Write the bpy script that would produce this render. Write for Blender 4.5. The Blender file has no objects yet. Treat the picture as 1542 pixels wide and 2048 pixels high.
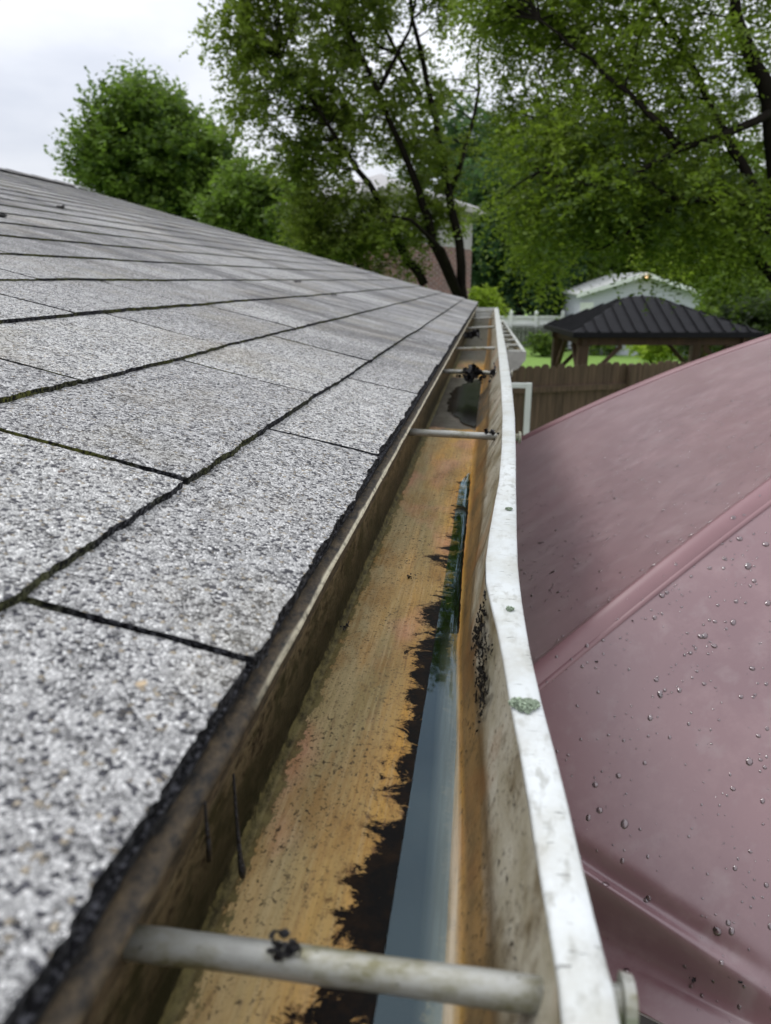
import bpy, bmesh, math, random
import numpy as np
from mathutils import Vector, Matrix, noise as mnoise
C = bpy.context.scene.collection
S = bpy.context.scene
# ------------------------------------------------------------------ camera
FPX = 1500.0                                   # focal length in pixels of the 1542x2048 photograph
P = math.atan(464 / FPX); PSI = math.atan(214 / FPX * math.cos(P))
FW = Vector((-math.sin(PSI) * math.cos(P), math.cos(PSI) * math.cos(P), -math.sin(P)))
RT = Vector((math.cos(PSI), math.sin(PSI), 0)); UP = RT.cross(FW)
CZ = 3.1
cam_d = bpy.data.cameras.new('camera'); cam = bpy.data.objects.new('camera', cam_d); C.objects.link(cam)
M = Matrix.Identity(4)
for i in range(3):
    M[i][0] = RT[i]; M[i][1] = UP[i]; M[i][2] = -FW[i]
M.translation = Vector((0, 0, CZ)); cam.matrix_world = M
cam_d.sensor_fit = 'VERTICAL'; cam_d.sensor_height = 36; cam_d.lens = FPX / 2048 * 36
cam_d.clip_start = 0.02; cam_d.clip_end = 600
cam_d.dof.use_dof = True; cam_d.dof.focus_distance = 0.58; cam_d.dof.aperture_fstop = 11.5
S.camera = cam
# ------------------------------------------------------------------ sky, sun, exposure
SUN_EL, SUN_AZ = math.radians(55), math.radians(-60)
W = bpy.data.worlds.new("World"); S.world = W; W.use_nodes = True
nt = W.node_tree; nt.nodes.clear()
def nn(t, ty, **k):
    n = t.nodes.new(ty)
    for a, b in k.items(): setattr(n, a, b)
    return n
out = nn(nt, 'ShaderNodeOutputWorld'); bg = nn(nt, 'ShaderNodeBackground'); bg.inputs[1].default_value = 0.1
sky = nn(nt, 'ShaderNodeTexSky', sky_type='NISHITA', sun_disc=False); sky.sun_elevation = SUN_EL; sky.sun_rotation = SUN_AZ
tc = nn(nt, 'ShaderNodeTexCoord'); sx = nn(nt, 'ShaderNodeSeparateXYZ'); nt.links.new(tc.outputs['Generated'], sx.inputs[0])
mp = nn(nt, 'ShaderNodeMapping'); mp.inputs['Scale'].default_value = (1, 1, 2.6); nt.links.new(tc.outputs['Generated'], mp.inputs[0])
no = nn(nt, 'ShaderNodeTexNoise'); no.inputs['Scale'].default_value = 2.6; no.inputs['Detail'].default_value = 5; no.inputs['Roughness'].default_value = .5
nt.links.new(mp.outputs[0], no.inputs['Vector'])
cr = nn(nt, 'ShaderNodeValToRGB'); cr.color_ramp.elements[0].position = .36; cr.color_ramp.elements[0].color = (6.6, 6.9, 7.7, 1)
cr.color_ramp.elements[1].position = .62; cr.color_ramp.elements[1].color = (9.4, 9.5, 9.9, 1)
nt.links.new(no.outputs[0], cr.inputs[0])
mr = nn(nt, 'ShaderNodeMapRange'); mr.inputs[1].default_value = .1; mr.inputs[2].default_value = .95; mr.inputs[3].default_value = 1; mr.inputs[4].default_value = 2.1
nt.links.new(sx.outputs[2], mr.inputs[0])
vm = nn(nt, 'ShaderNodeVectorMath', operation='SCALE'); nt.links.new(cr.outputs[0], vm.inputs[0]); nt.links.new(mr.outputs[0], vm.inputs['Scale'])
mx = nn(nt, 'ShaderNodeMix', data_type='RGBA'); mx.inputs[0].default_value = .9
nt.links.new(sky.outputs[0], mx.inputs[6]); nt.links.new(vm.outputs[0], mx.inputs[7]); nt.links.new(mx.outputs[2], bg.inputs[0]); nt.links.new(bg.outputs[0], out.inputs[0])
sd = bpy.data.lights.new('sun', 'SUN'); sd.energy = 1.3; sd.angle = math.radians(16); sd.color = (1, .97, .93)
so = bpy.data.objects.new('sun', sd); C.objects.link(so)
sdir = Vector((math.sin(SUN_AZ) * math.cos(SUN_EL), math.cos(SUN_AZ) * math.cos(SUN_EL), math.sin(SUN_EL)))
so.rotation_euler = sdir.to_track_quat('Z', 'Y').to_euler()
S.view_settings.view_transform = 'Standard'; S.view_settings.look = 'None'; S.view_settings.gamma = 1; S.view_settings.use_curve_mapping = False
S.view_settings.exposure = 0.1
S.cycles.transparent_max_bounces = 24; S.cycles.max_bounces = 8

# ------------------------------------------------------------------ helpers
random.seed(5); RNG = np.random.default_rng(7)
def at(x, y, Y):                                # a pixel of the photograph at world depth Y
    d = FW + RT * ((x - 771) / FPX) + UP * ((1024 - y) / FPX)
    return Vector((0, 0, CZ)) + d * (Y / d.y)
def atz(x, y, z):
    d = FW + RT * ((x - 771) / FPX) + UP * ((1024 - y) / FPX)
    return Vector((0, 0, CZ)) + d * (z / d.z)   # z relative to the camera
def tag(o, label=None, cat=None, group=None, kind=None):
    if label: o['label'] = label
    if cat: o['category'] = cat
    if group: o['group'] = group
    if kind: o['kind'] = kind
    return o
def empty(name, loc=(0, 0, 0), rz=0):
    o = bpy.data.objects.new(name, None); C.objects.link(o); o.location = loc; o.rotation_euler.z = rz; o.empty_display_size = .1; return o
def mesh(name, verts, faces, mats, parent=None, smooth=False, fm=None, loc=None):
    me = bpy.data.meshes.new(name); me.from_pydata([tuple(v) for v in verts], [], faces)
    for m in (mats if isinstance(mats, (list, tuple)) else [mats]): me.materials.append(m)
    if fm is not None: me.polygons.foreach_set('material_index', fm)
    if smooth: me.polygons.foreach_set('use_smooth', [True] * len(me.polygons))
    me.update(); o = bpy.data.objects.new(name, me); C.objects.link(o)
    if parent is not None: o.parent = parent
    return o
class MB:
    """collects boxes, tubes and sheets that become one mesh"""
    def __init__(s): s.v = []; s.f = []; s.m = []
    def add(s, v, f, m=0):
        b = len(s.v); s.v += [tuple(q) for q in v]; s.f += [tuple(i + b for i in q) for q in f]; s.m += [m] * len(f)
    def box(s, c, d, rz=0, ry=0, m=0):
        R = Matrix.Rotation(rz, 3, 'Z') @ Matrix.Rotation(ry, 3, 'Y')
        v = [Vector(c) + R @ Vector((sx_ * d[0] / 2, sy * d[1] / 2, sz * d[2] / 2)) for sx_ in (-1, 1) for sy in (-1, 1) for sz in (-1, 1)]
        s.add(v, [(0, 1, 3, 2), (4, 6, 7, 5), (0, 4, 5, 1), (2, 3, 7, 6), (0, 2, 6, 4), (1, 5, 7, 3)], m)
    def tube(s, pts, rad, n=8, m=0, cap=True):
        pts = [Vector(p) for p in pts]; rad = rad if isinstance(rad, (list, tuple)) else [rad] * len(pts)
        v = []; t0 = (pts[1] - pts[0]).normalized(); a = t0.orthogonal().normalized()
        for i, p in enumerate(pts):
            t = (pts[min(i + 1, len(pts) - 1)] - pts[max(i - 1, 0)]).normalized()
            a = (a - t * a.dot(t)).normalized(); b = t.cross(a)
            v += [p + (a * math.cos(2 * math.pi * k / n) + b * math.sin(2 * math.pi * k / n)) * rad[i] for k in range(n)]
        f = [(i * n + k, i * n + (k + 1) % n, (i + 1) * n + (k + 1) % n, (i + 1) * n + k) for i in range(len(pts) - 1) for k in range(n)]
        if cap: f += [tuple(range(n - 1, -1, -1)), tuple((len(pts) - 1) * n + k for k in range(n))]
        s.add(v, f, m)
    def sheet(s, rows, m=0):                     # rows of equal length
        n = len(rows[0]); v = [p for r in rows for p in r]
        s.add(v, [(i * n + k, i * n + k + 1, (i + 1) * n + k + 1, (i + 1) * n + k) for i in range(len(rows) - 1) for k in range(n - 1)], m)
    def build(s, name, mats, parent=None, smooth=False):
        return mesh(name, s.v, s.f, mats, parent, smooth, s.m)
def world_off(o, root):                          # mesh written in world coordinates, put under a root that sits elsewhere
    o.parent = root; o.matrix_parent_inverse = Matrix.Translation(root.location).inverted() if root.rotation_euler.z == 0 else root.matrix_basis.inverted()
    return o
def interp(x, xs, ys): return float(np.interp(x, xs, ys))
def nz(x, y, z=0, s=1): return mnoise.noise(Vector((x * s, y * s, z * s)))

# ------------------------------------------------------------------ material kit
class MT:
    def __init__(s, name):
        s.mat = bpy.data.materials.new(name); s.mat.use_nodes = True; s.t = s.mat.node_tree
        s.b = s.t.nodes['Principled BSDF']; s.co = s.t.nodes.new('ShaderNodeTexCoord'); s.sep = None
    def L(s, a, b): s.t.links.new(a, b)
    def put(s, sock, v):
        if isinstance(v, (int, float)): sock.default_value = v
        elif isinstance(v, (tuple, list)): sock.default_value = tuple(v) + ((1,) if len(v) == 3 and len(sock.default_value) == 4 else ())
        else: s.L(v, sock)
    def vec(s, sc=(1, 1, 1), rot=(0, 0, 0)):
        m = s.t.nodes.new('ShaderNodeMapping'); m.inputs['Scale'].default_value = sc; m.inputs['Rotation'].default_value = rot; s.L(s.co.outputs['Object'], m.inputs[0]); return m.outputs[0]
    def xyz(s, i):
        if s.sep is None: s.sep = s.t.nodes.new('ShaderNodeSeparateXYZ'); s.L(s.co.outputs['Object'], s.sep.inputs[0])
        return s.sep.outputs[i]
    def noise(s, scale, detail=4, rough=.55, sc=(1, 1, 1), rot=(0, 0, 0), dist=0):
        n = s.t.nodes.new('ShaderNodeTexNoise'); s.L(s.vec(sc, rot), n.inputs['Vector'])
        n.inputs['Scale'].default_value = scale; n.inputs['Detail'].default_value = detail; n.inputs['Roughness'].default_value = rough; n.inputs['Distortion'].default_value = dist
        return n.outputs[0]
    def voro(s, scale, feature='F1', sc=(1, 1, 1), out='Distance', rnd=1):
        n = s.t.nodes.new('ShaderNodeTexVoronoi'); n.feature = feature; s.L(s.vec(sc), n.inputs['Vector']); n.inputs['Scale'].default_value = scale
        n.inputs['Randomness'].default_value = rnd
        return n.outputs[out]
    def math(s, op, a, b=0, c=0, clamp=False):
        n = s.t.nodes.new('ShaderNodeMath'); n.operation = op; n.use_clamp = clamp
        s.put(n.inputs[0], a); s.put(n.inputs[1], b); s.put(n.inputs[2], c); return n.outputs[0]
    def rng(s, v, a, b, c=0., d=1., smooth=False):
        n = s.t.nodes.new('ShaderNodeMapRange'); s.put(n.inputs[0], v)
        if smooth: n.interpolation_type = 'SMOOTHSTEP'
        for i, q in enumerate((a, b, c, d)): s.put(n.inputs[i + 1], q)
        return n.outputs[0]
    def mix(s, f, a, b, mode='MIX'):
        n = s.t.nodes.new('ShaderNodeMix'); n.data_type = 'RGBA'; n.blend_type = mode; s.put(n.inputs[0], f); s.put(n.inputs[6], a); s.put(n.inputs[7], b); return n.outputs[2]
    def attr(s, name):
        n = s.t.nodes.new('ShaderNodeAttribute'); n.attribute_name = name; return n.outputs['Fac']
    def bump(s, h, strength=.5, dist=.01, base=None):
        n = s.t.nodes.new('ShaderNodeBump'); n.inputs['Strength'].default_value = strength; n.inputs['Distance'].default_value = dist; s.put(n.inputs['Height'], h)
        if base is not None: s.L(base, n.inputs['Normal'])
        s.L(n.outputs[0], s.b.inputs['Normal']); return n.outputs[0]
    def col(s, c): s.put(s.b.inputs['Base Color'], c); return s
    def rough(s, r): s.put(s.b.inputs['Roughness'], r); return s
def simple(name, c, r=.6, var=.25, scale=20, bump=.2, metal=0, spec=.5, sc=(1, 1, 1)):
    m = MT(name); n = m.noise(scale, 5, .6, sc=sc)
    m.col(m.mix(m.rng(n, .3, .7), tuple(q * (1 - var) for q in c), tuple(min(1, q * (1 + var)) for q in c))); m.rough(r)
    m.b.inputs['Metallic'].default_value = metal; m.b.inputs['Specular IOR Level'].default_value = spec
    if bump: m.bump(n, bump, .01)
    return m.mat

# ================================================================== materials
def mat_granules(name='shingle_granules', far=False):
    m = MT(name)
    c = m.voro(540, 'F1', out='Color'); sepc = m.t.nodes.new('ShaderNodeSeparateColor'); m.L(c, sepc.inputs[0])
    edge = m.voro(540, 'DISTANCE_TO_EDGE'); big = m.noise(210, 3, .55); worm = m.noise(150, 4, .6); mid = m.noise(90, 4, .6)
    tone = m.mix(m.math('POWER', sepc.outputs[0], .6), (.34, .34, .335), (.98, .98, .96))
    tone = m.mix(m.math('GREATER_THAN', sepc.outputs[1], .95), tone, (.46, .40, .30))
    tone = m.mix(m.math('GREATER_THAN', sepc.outputs[2], .88), tone, (.085, .085, .10))
    gap = m.math('MULTIPLY', m.rng(edge, .03, .13, 1, 0), m.rng(big, .40, .60, .35, 1))
    line = m.rng(m.math('ABSOLUTE', m.math('SUBTRACT', worm, .5)), .006, .028, 1, 0)
    pits = m.math('MAXIMUM', m.rng(big, .645, .69, 0, .9), m.math('MULTIPLY', line, m.rng(m.noise(60, 2, .5), .38, .6)))
    dark = m.math('MAXIMUM', gap, pits)
    tone = m.mix(dark, tone, (.014, .014, .018))
    tone = m.mix(1.0, tone, m.mix(m.attr('tab'), (.74, .735, .74), (.97, .965, .95)), 'MULTIPLY')
    # old stains: broad streaks that run down the slope
    st = m.noise(2.1, 4, .6, sc=(1, 1.6, 1)); st2 = m.noise(14, 4, .6, sc=(.35, 1, .35))
    sy = m.rng(m.xyz(1), .85, 1.5, 0, 1)
    stain = m.math('MULTIPLY', m.math('MULTIPLY', m.rng(st, .43, .56), m.rng(st2, .25, .55)), sy, clamp=True)
    tone = m.mix(m.math('MULTIPLY', stain, .72), tone, (.06, .058, .06))
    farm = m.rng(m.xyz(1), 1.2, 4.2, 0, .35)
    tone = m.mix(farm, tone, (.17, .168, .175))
    ye = m.math('MULTIPLY', m.rng(m.noise(7, 3, .6, sc=(1, 1, 1)), .56, .7), .32, clamp=True)
    tone = m.mix(ye, tone, (.30, .27, .18))
    tone = m.mix(m.rng(m.noise(5, 5, .65), .52, .68, 0, .38), tone, (.26, .22, .15)); tone = m.mix(m.rng(mid, .35, .68, 0, .2), tone, (.16, .16, .165))
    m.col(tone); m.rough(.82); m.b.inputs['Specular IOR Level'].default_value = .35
    h = m.math('SUBTRACT', m.rng(edge, 0, .35), m.math('MULTIPLY', pits, .8)); m.bump(h, .9, .0012)
    return m.mat
G = mat_granules()
def mat_edge():
    m = MT('asphalt_edge'); n = m.noise(430, 3, .65); moss = m.rng(m.noise(16, 4, .6), .44, .58)
    ym = m.rng(m.xyz(0), -.15, -.19, 0, 1)                 # moss only up the roof, not at the eave
    c = m.mix(m.rng(n, .48, .66), (.005, .005, .006), (.085, .085, .095))
    c = m.mix(m.math('MULTIPLY', m.math('MULTIPLY', moss, ym), m.rng(n, .4, .6)), c, (.10, .105, .022))
    m.col(c); m.rough(.9); m.b.inputs['Specular IOR Level'].default_value = .15; m.bump(n, 1, .0016); return m.mat
EDGE = mat_edge()
def mat_trough():
    m = MT('stained_aluminium')
    X, Y, Z = m.xyz(0), m.xyz(1), m.xyz(2)
    a = m.noise(3.2, 4, .6, sc=(9, 1, 1)); b = m.noise(12, 4, .55, sc=(3.5, .5, 1)); st = m.noise(38, 4, .65, sc=(12, .35, 12)); sp = m.noise(330, 5, .68, sc=(1, .8, 1)); sp2 = m.noise(640, 4, .65)
    md = m.noise(22, 5, .65, sc=(1.6, .7, 1.6)); pk = m.noise(9, 3, .5, sc=(2.6, 1, 1))
    fl = m.attr('floorness')                                  # 0 at the back wall foot, 1 at the low side
    gold = m.mix(m.rng(b, .35, .65), (.56, .26, .026), (.46, .275, .058))
    pale = m.mix(m.rng(a, .35, .65), (.27, .205, .085), (.37, .30, .165))
    c = m.mix(m.math('ADD', m.rng(fl, .12, .75, -.25, .75), m.rng(a, .35, .65, -.3, .5), clamp=True), pale, gold)
    c = m.mix(m.math('MULTIPLY', m.rng(pk, .54, .68), .5), c, (.52, .24, .17))
    c = m.mix(m.rng(st, .50, .68, 0, .38), c, (.17, .075, .018)); c = m.mix(m.rng(m.noise(26, 6, .72, sc=(1, .45, 1)), .48, .64, 0, .55), c, (.24, .115, .022)); c = m.mix(m.rng(m.noise(300, 4, .7, sc=(1, .3, 1)), .55, .68, 0, .45), c, (.12, .07, .03))   # smears and fine grime
    c = m.mix(m.rng(st, .46, .36, 0, .3), c, (.50, .38, .2))
    c = m.mix(m.math('MULTIPLY', m.rng(sp, .575, .62), m.rng(md, .4, .6, .25, 1)), c, (.03, .018, .008))   # specks
    c = m.mix(m.math('MULTIPLY', m.rng(sp2, .60, .65), .75), c, (.02, .013, .008))
    # back wall: brown film with moss
    wall = m.attr('backwall'); wn = m.noise(190, 7, .72, sc=(1, .35, .8))
    wc = m.mix(m.rng(wn, .38, .62), (.010, .007, .004), (.19, .145, .08))
    wc = m.mix(m.rng(m.noise(85, 6, .7, sc=(1, .4, 1)), .47, .58, 0, .85), wc, (.022, .021, .008))
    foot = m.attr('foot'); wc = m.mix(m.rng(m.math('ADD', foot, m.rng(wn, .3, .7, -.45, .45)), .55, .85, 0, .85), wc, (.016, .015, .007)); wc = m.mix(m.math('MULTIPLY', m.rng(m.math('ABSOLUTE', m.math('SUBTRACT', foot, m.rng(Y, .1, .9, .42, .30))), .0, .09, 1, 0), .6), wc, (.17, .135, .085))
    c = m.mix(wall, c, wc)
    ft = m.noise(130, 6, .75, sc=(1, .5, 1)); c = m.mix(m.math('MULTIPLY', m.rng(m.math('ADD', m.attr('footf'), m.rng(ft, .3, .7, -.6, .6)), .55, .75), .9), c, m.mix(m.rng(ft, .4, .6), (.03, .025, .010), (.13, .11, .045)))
    # front wall: tan below, rinsed grey above
    fw = m.attr('frontwall'); fh = m.attr('fronth')
    fc = m.mix(m.rng(m.noise(18, 4, .6, sc=(2, .5, 2)), .38, .62), (.22, .135, .052), (.12, .078, .034))
    fg = m.mix(m.rng(m.noise(30, 5, .65, sc=(1, .6, 1)), .35, .65), (.20, .175, .11), (.38, .36, .295))
    fc = m.mix(m.rng(m.math('ADD', fh, m.rng(md, .3, .7, -.12, .12)), .42, .62), fc, fg)
    fc = m.mix(m.math('MULTIPLY', m.rng(m.math('ABSOLUTE', m.math('SUBTRACT', fh, .47)), .0, .09, 1, 0), .65), fc, (.075, .05, .025))  # grime with crease shading painted into the colour
    fc = m.mix(m.rng(m.noise(55, 6, .72, sc=(1, .6, .5)), .50, .62, 0, .7), fc, (.085, .06, .028)); fc = m.mix(m.math('MULTIPLY', m.rng(sp, .585, .62), m.rng(md, .38, .58)), fc, (.012, .008, .005)); fc = m.mix(m.rng(m.noise(8, 4, .6, sc=(1, 1, 1)), .52, .62, 0, .5), fc, (.22, .095, .03))
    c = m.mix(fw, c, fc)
    # sediment: signed distance across the floor stored on the mesh, ragged by noise
    sed = m.attr('sediment'); r1 = m.noise(52, 9, .80, sc=(.75, 1.15, 1), dist=.5); r2 = m.noise(15, 3, .6)
    sm = m.math('ADD', sed, m.math('ADD', m.rng(r1, .25, .75, -.026, .026), m.rng(r2, .3, .7, -.009, .009)))
    hard = m.math('MULTIPLY', m.rng(sm, -.0008, .0022), m.rng(m.math('ADD', m.rng(sm, 0, .012), m.rng(m.noise(110, 6, .75), .3, .62)), .2, .6)); brown = m.rng(sm, -.009, .001, 0, .9)
    c = m.mix(m.math('MULTIPLY', brown, m.rng(sp, .4, .6)), c, (.11, .045, .010))
    c = m.mix(hard, c, m.mix(m.rng(m.noise(60, 5, .7), .45, .7), (.003, .0025, .002), (.016, .008, .003)))
    pal = m.attr('palestrip'); c = m.mix(m.math('MULTIPLY', pal, .85), c, m.mix(m.rng(st, .4, .6), (.40, .35, .27), (.30, .25, .17)))  # pale floor colour paints in bright sky reflected at the water's edge
    slu = m.attr('sludge'); c = m.mix(m.rng(m.math('ADD', slu, m.rng(r1, .3, .7, -.35, .35)), .35, .6, 0, .93), c, m.mix(m.rng(r1, .4, .65), (.02, .018, .014), (.10, .095, .08)))
    m.col(c); m.rough(m.mix(m.math('MAXIMUM', hard, m.rng(md, .45, .6)), (.40,) * 3, (.45,) * 3)); m.put(m.b.inputs['Specular IOR Level'], m.rng(m.math('MAXIMUM', m.math('MAXIMUM', hard, wall), m.attr('footf')), 0, 1, .24, .06))
    m.bump(m.math('ADD', m.math('ADD', m.math('MULTIPLY', sp, .6), m.math('MULTIPLY', md, 1.2)), m.math('MULTIPLY', wall, m.math('MULTIPLY', wn, 3))), .3, .002); return m.mat
TROUGH = mat_trough()
def mat_white_metal():
    m = MT('white_painted_aluminium'); n = m.noise(24, 5, .65); f = m.noise(150, 4, .6, sc=(1.2, .5, 1)); g = m.noise(7, 4, .6); sc_ = m.noise(300, 2, .5, sc=(.3, 1.6, 1))
    c = m.mix(m.rng(g, .35, .65), (.50, .525, .52), (.58, .605, .60)); c = m.mix(m.math('MULTIPLY', m.rng(n, .47, .68), .6), c, (.36, .35, .29))
    c = m.mix(m.math('MULTIPLY', m.math('MULTIPLY', m.rng(f, .52, .66), m.rng(g, .38, .6)), .5), c, (.17, .16, .12)); c = m.mix(m.rng(m.noise(34, 6, .75, sc=(1, .7, 1)), .50, .78, 0, .4), c, (.27, .25, .20)); c = m.mix(m.math('MULTIPLY', m.rng(sc_, .66, .7), m.rng(n, .4, .6)), c, (.1, .1, .09))
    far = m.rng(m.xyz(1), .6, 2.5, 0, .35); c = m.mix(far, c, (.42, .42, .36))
    m.col(c); m.rough(.42); m.bump(m.math('ADD', n, m.math('MULTIPLY', f, .3)), .22, .002); return m.mat
WHITE = mat_white_metal()
def mat_ferrule():
    m = MT('ferrule_aluminium'); n = m.noise(60, 5, .65, sc=(.6, 1, 1)); f = m.noise(240, 4, .6); Z = m.xyz(2)
    c = m.mix(m.rng(n, .35, .65), (.27, .27, .24), (.45, .45, .42)); c = m.mix(m.rng(n, .45, .62, 0, .9), c, (.12, .11, .042)); c = m.mix(m.rng(f, .66, .72), c, (.06, .055, .03))
    m.col(c); m.rough(.42); m.b.inputs['Metallic'].default_value = .35; m.bump(n, .2, .001); return m.mat
FERR = mat_ferrule()
def mat_drip():
    m = MT('weathered_drip_edge'); n = m.noise(190, 6, .72, sc=(1, .6, 1)); b = m.noise(11, 4, .6, sc=(1, 1, 1)); Z = m.xyz(2)
    lipm = m.math('MULTIPLY', m.rng(m.math('ABSOLUTE', m.math('SUBTRACT', Z, CZ - .1583)), .0011, .0021, 1, 0), m.rng(m.math('ADD', m.xyz(1), m.rng(b, .3, .7, -.12, .12)), .22, .36))
    c = m.mix(m.math('MULTIPLY', lipm, m.rng(n, .30, .52)), m.mix(m.rng(n, .38, .68), (.006, .005, .004), (.12, .085, .045)), (.66, .60, .44))
    m.col(c); m.rough(.6); m.bump(n, .5, .002); return m.mat
DRIP = mat_drip()
FASC = simple('dirty_fascia', (.06, .045, .03), .7, .5, 30, .4)
BLACKD = simple('wet_rotten_leaves', (.010, .009, .010), .38, .5, 300, .6)
LICH = simple('lichen_green', (.34, .41, .30), .8, .5, 500, .6)
def mat_mauve():
    m = MT('mauve_vinyl_fabric'); n = m.noise(3.5, 4, .55); d = m.noise(17, 6, .7); wv = m.noise(900, 2, .5); st = m.noise(13, 4, .6, sc=(2.4, 2.4, .35)); sp = m.noise(120, 3, .6)
    c = m.mix(m.rng(n, .32, .68), (.140, .070, .079), (.185, .098, .105)); c = m.mix(m.rng(d, .50, .72, 0, .30), c, (.30, .20, .20)); c = m.mix(m.rng(st, .55, .72, 0, .35), c, (.25, .19, .19))
    c = m.mix(m.math('MULTIPLY', m.rng(sp, .70, .74), .7), c, (.05, .025, .03))
    m.col(c); m.rough(m.rng(d, .35, .65, .34, .44)); m.b.inputs['Specular IOR Level'].default_value = .6; m.b.inputs['Coat Weight'].default_value = .45; m.b.inputs['Sheen Weight'].default_value = .40; m.b.inputs['Sheen Roughness'].default_value = .35; m.b.inputs['Sheen Tint'].default_value = (1, .88, .92, 1); m.b.inputs['Coat Roughness'].default_value = .26
    m.bump(m.math('ADD', m.math('MULTIPLY', d, .5), m.math('MULTIPLY', wv, .15)), .12, .004); return m.mat
MAUVE = mat_mauve()
def mat_water(name='water_film', ior=1.6, tint=(.6, .68, .72), gcol=(.62, .84, .95, 1), grough=.02):
    m = MT(name); t = m.t; t.nodes.remove(m.b); o = t.nodes['Material Output']
    fr = nn(t, 'ShaderNodeFresnel'); fr.inputs[0].default_value = ior; tr = nn(t, 'ShaderNodeBsdfTransparent'); tr.inputs[0].default_value = tint + (1,)
    gl = nn(t, 'ShaderNodeBsdfGlossy'); gl.inputs['Roughness'].default_value = grough; gl.inputs[0].default_value = gcol; ms = nn(t, 'ShaderNodeMixShader')
    t.links.new(fr.outputs[0], ms.inputs[0]); t.links.new(tr.outputs[0], ms.inputs[1]); t.links.new(gl.outputs[0], ms.inputs[2]); t.links.new(ms.outputs[0], o.inputs[0]); return m.mat
WATER = mat_water(); MUDDY = mat_water('muddy_film', 1.5, (.30, .28, .24), (.5, .5, .5, 1), .15); DROP = mat_water('water_drop', 1.75, (.97, .95, .95), (1, 1, 1, 1))
def mat_leaf(name, dark, light, trans=.45):
    m = MT(name); tn = m.attr('tint'); c = m.mix(tn, dark, light); m.col(c); m.rough(.55); m.b.inputs['Specular IOR Level'].default_value = .3
    t = m.t; o = t.nodes['Material Output']; tl = nn(t, 'ShaderNodeBsdfTranslucent'); ms = nn(t, 'ShaderNodeMixShader'); ms.inputs[0].default_value = trans
    c2 = m.mix(.5, c, (light[0] * 1.3, light[1] * 1.5, light[2] * .8)); m.L(c2, tl.inputs[0]); m.L(m.b.outputs[0], ms.inputs[1]); m.L(tl.outputs[0], ms.inputs[2]); m.L(ms.outputs[0], o.inputs[0]); return m.mat
LEAF_C = mat_leaf('leaf_centre', (.022, .040, .007), (.24, .30, .048))
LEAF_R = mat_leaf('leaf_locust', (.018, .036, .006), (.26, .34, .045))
LEAF_M = mat_leaf('leaf_maple', (.02, .048, .012), (.18, .26, .045))
LEAF_B = mat_leaf('leaf_blue', (.018, .045, .022), (.10, .17, .07))
LEAF_Y = mat_leaf('leaf_yellow', (.10, .17, .02), (.36, .46, .05))
LEAF_D = mat_leaf('leaf_dark', (.014, .028, .007), (.08, .115, .03))
BARK = simple('bark', (.012, .010, .008), .95, .4, 12, .5, spec=.05, sc=(1, 1, .2))

# ================================================================== the ground
def build_ground():
    m = MT('grass_lawn'); n = m.noise(1.2, 5, .6); f = m.noise(18, 4, .7)
    m.col(m.mix(m.rng(f, .3, .7), m.mix(n, (.06, .12, .02), (.12, .22, .03)), (.20, .33, .05))); m.rough(.9); m.bump(f, .6, .05)
    rows = [[(x, y, .04 * nz(x, y, 0, .2)) for x in np.linspace(-150, 150, 61)] for y in np.linspace(-30, 270, 61)]
    b = MB(); b.sheet(rows); o = b.build('lawn', m.mat, None, True); tag(o, kind='structure')
build_ground()
def build_patio():
    m = MT('dark_shade_patio'); n = m.noise(5, 5, .6); m.col(m.mix(m.rng(n, .3, .7), (.025, .02, .017), (.05, .042, .035))); m.rough(.8)  # dark ground added so the shade under the umbrella shows black
    b = MB(); b.add([(-.45, -2, .05), (4.2, -2, .05), (4.2, 8.5, .05), (-.45, 8.5, .05)], [(0, 1, 2, 3)]); b.add([(-.45, -2, -.05), (4.2, -2, -.05), (4.2, 8.5, -.05), (-.45, 8.5, -.05)], [(3, 2, 1, 0)])
    tag(b.build('patio', m.mat), kind='structure')
build_patio()

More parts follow.
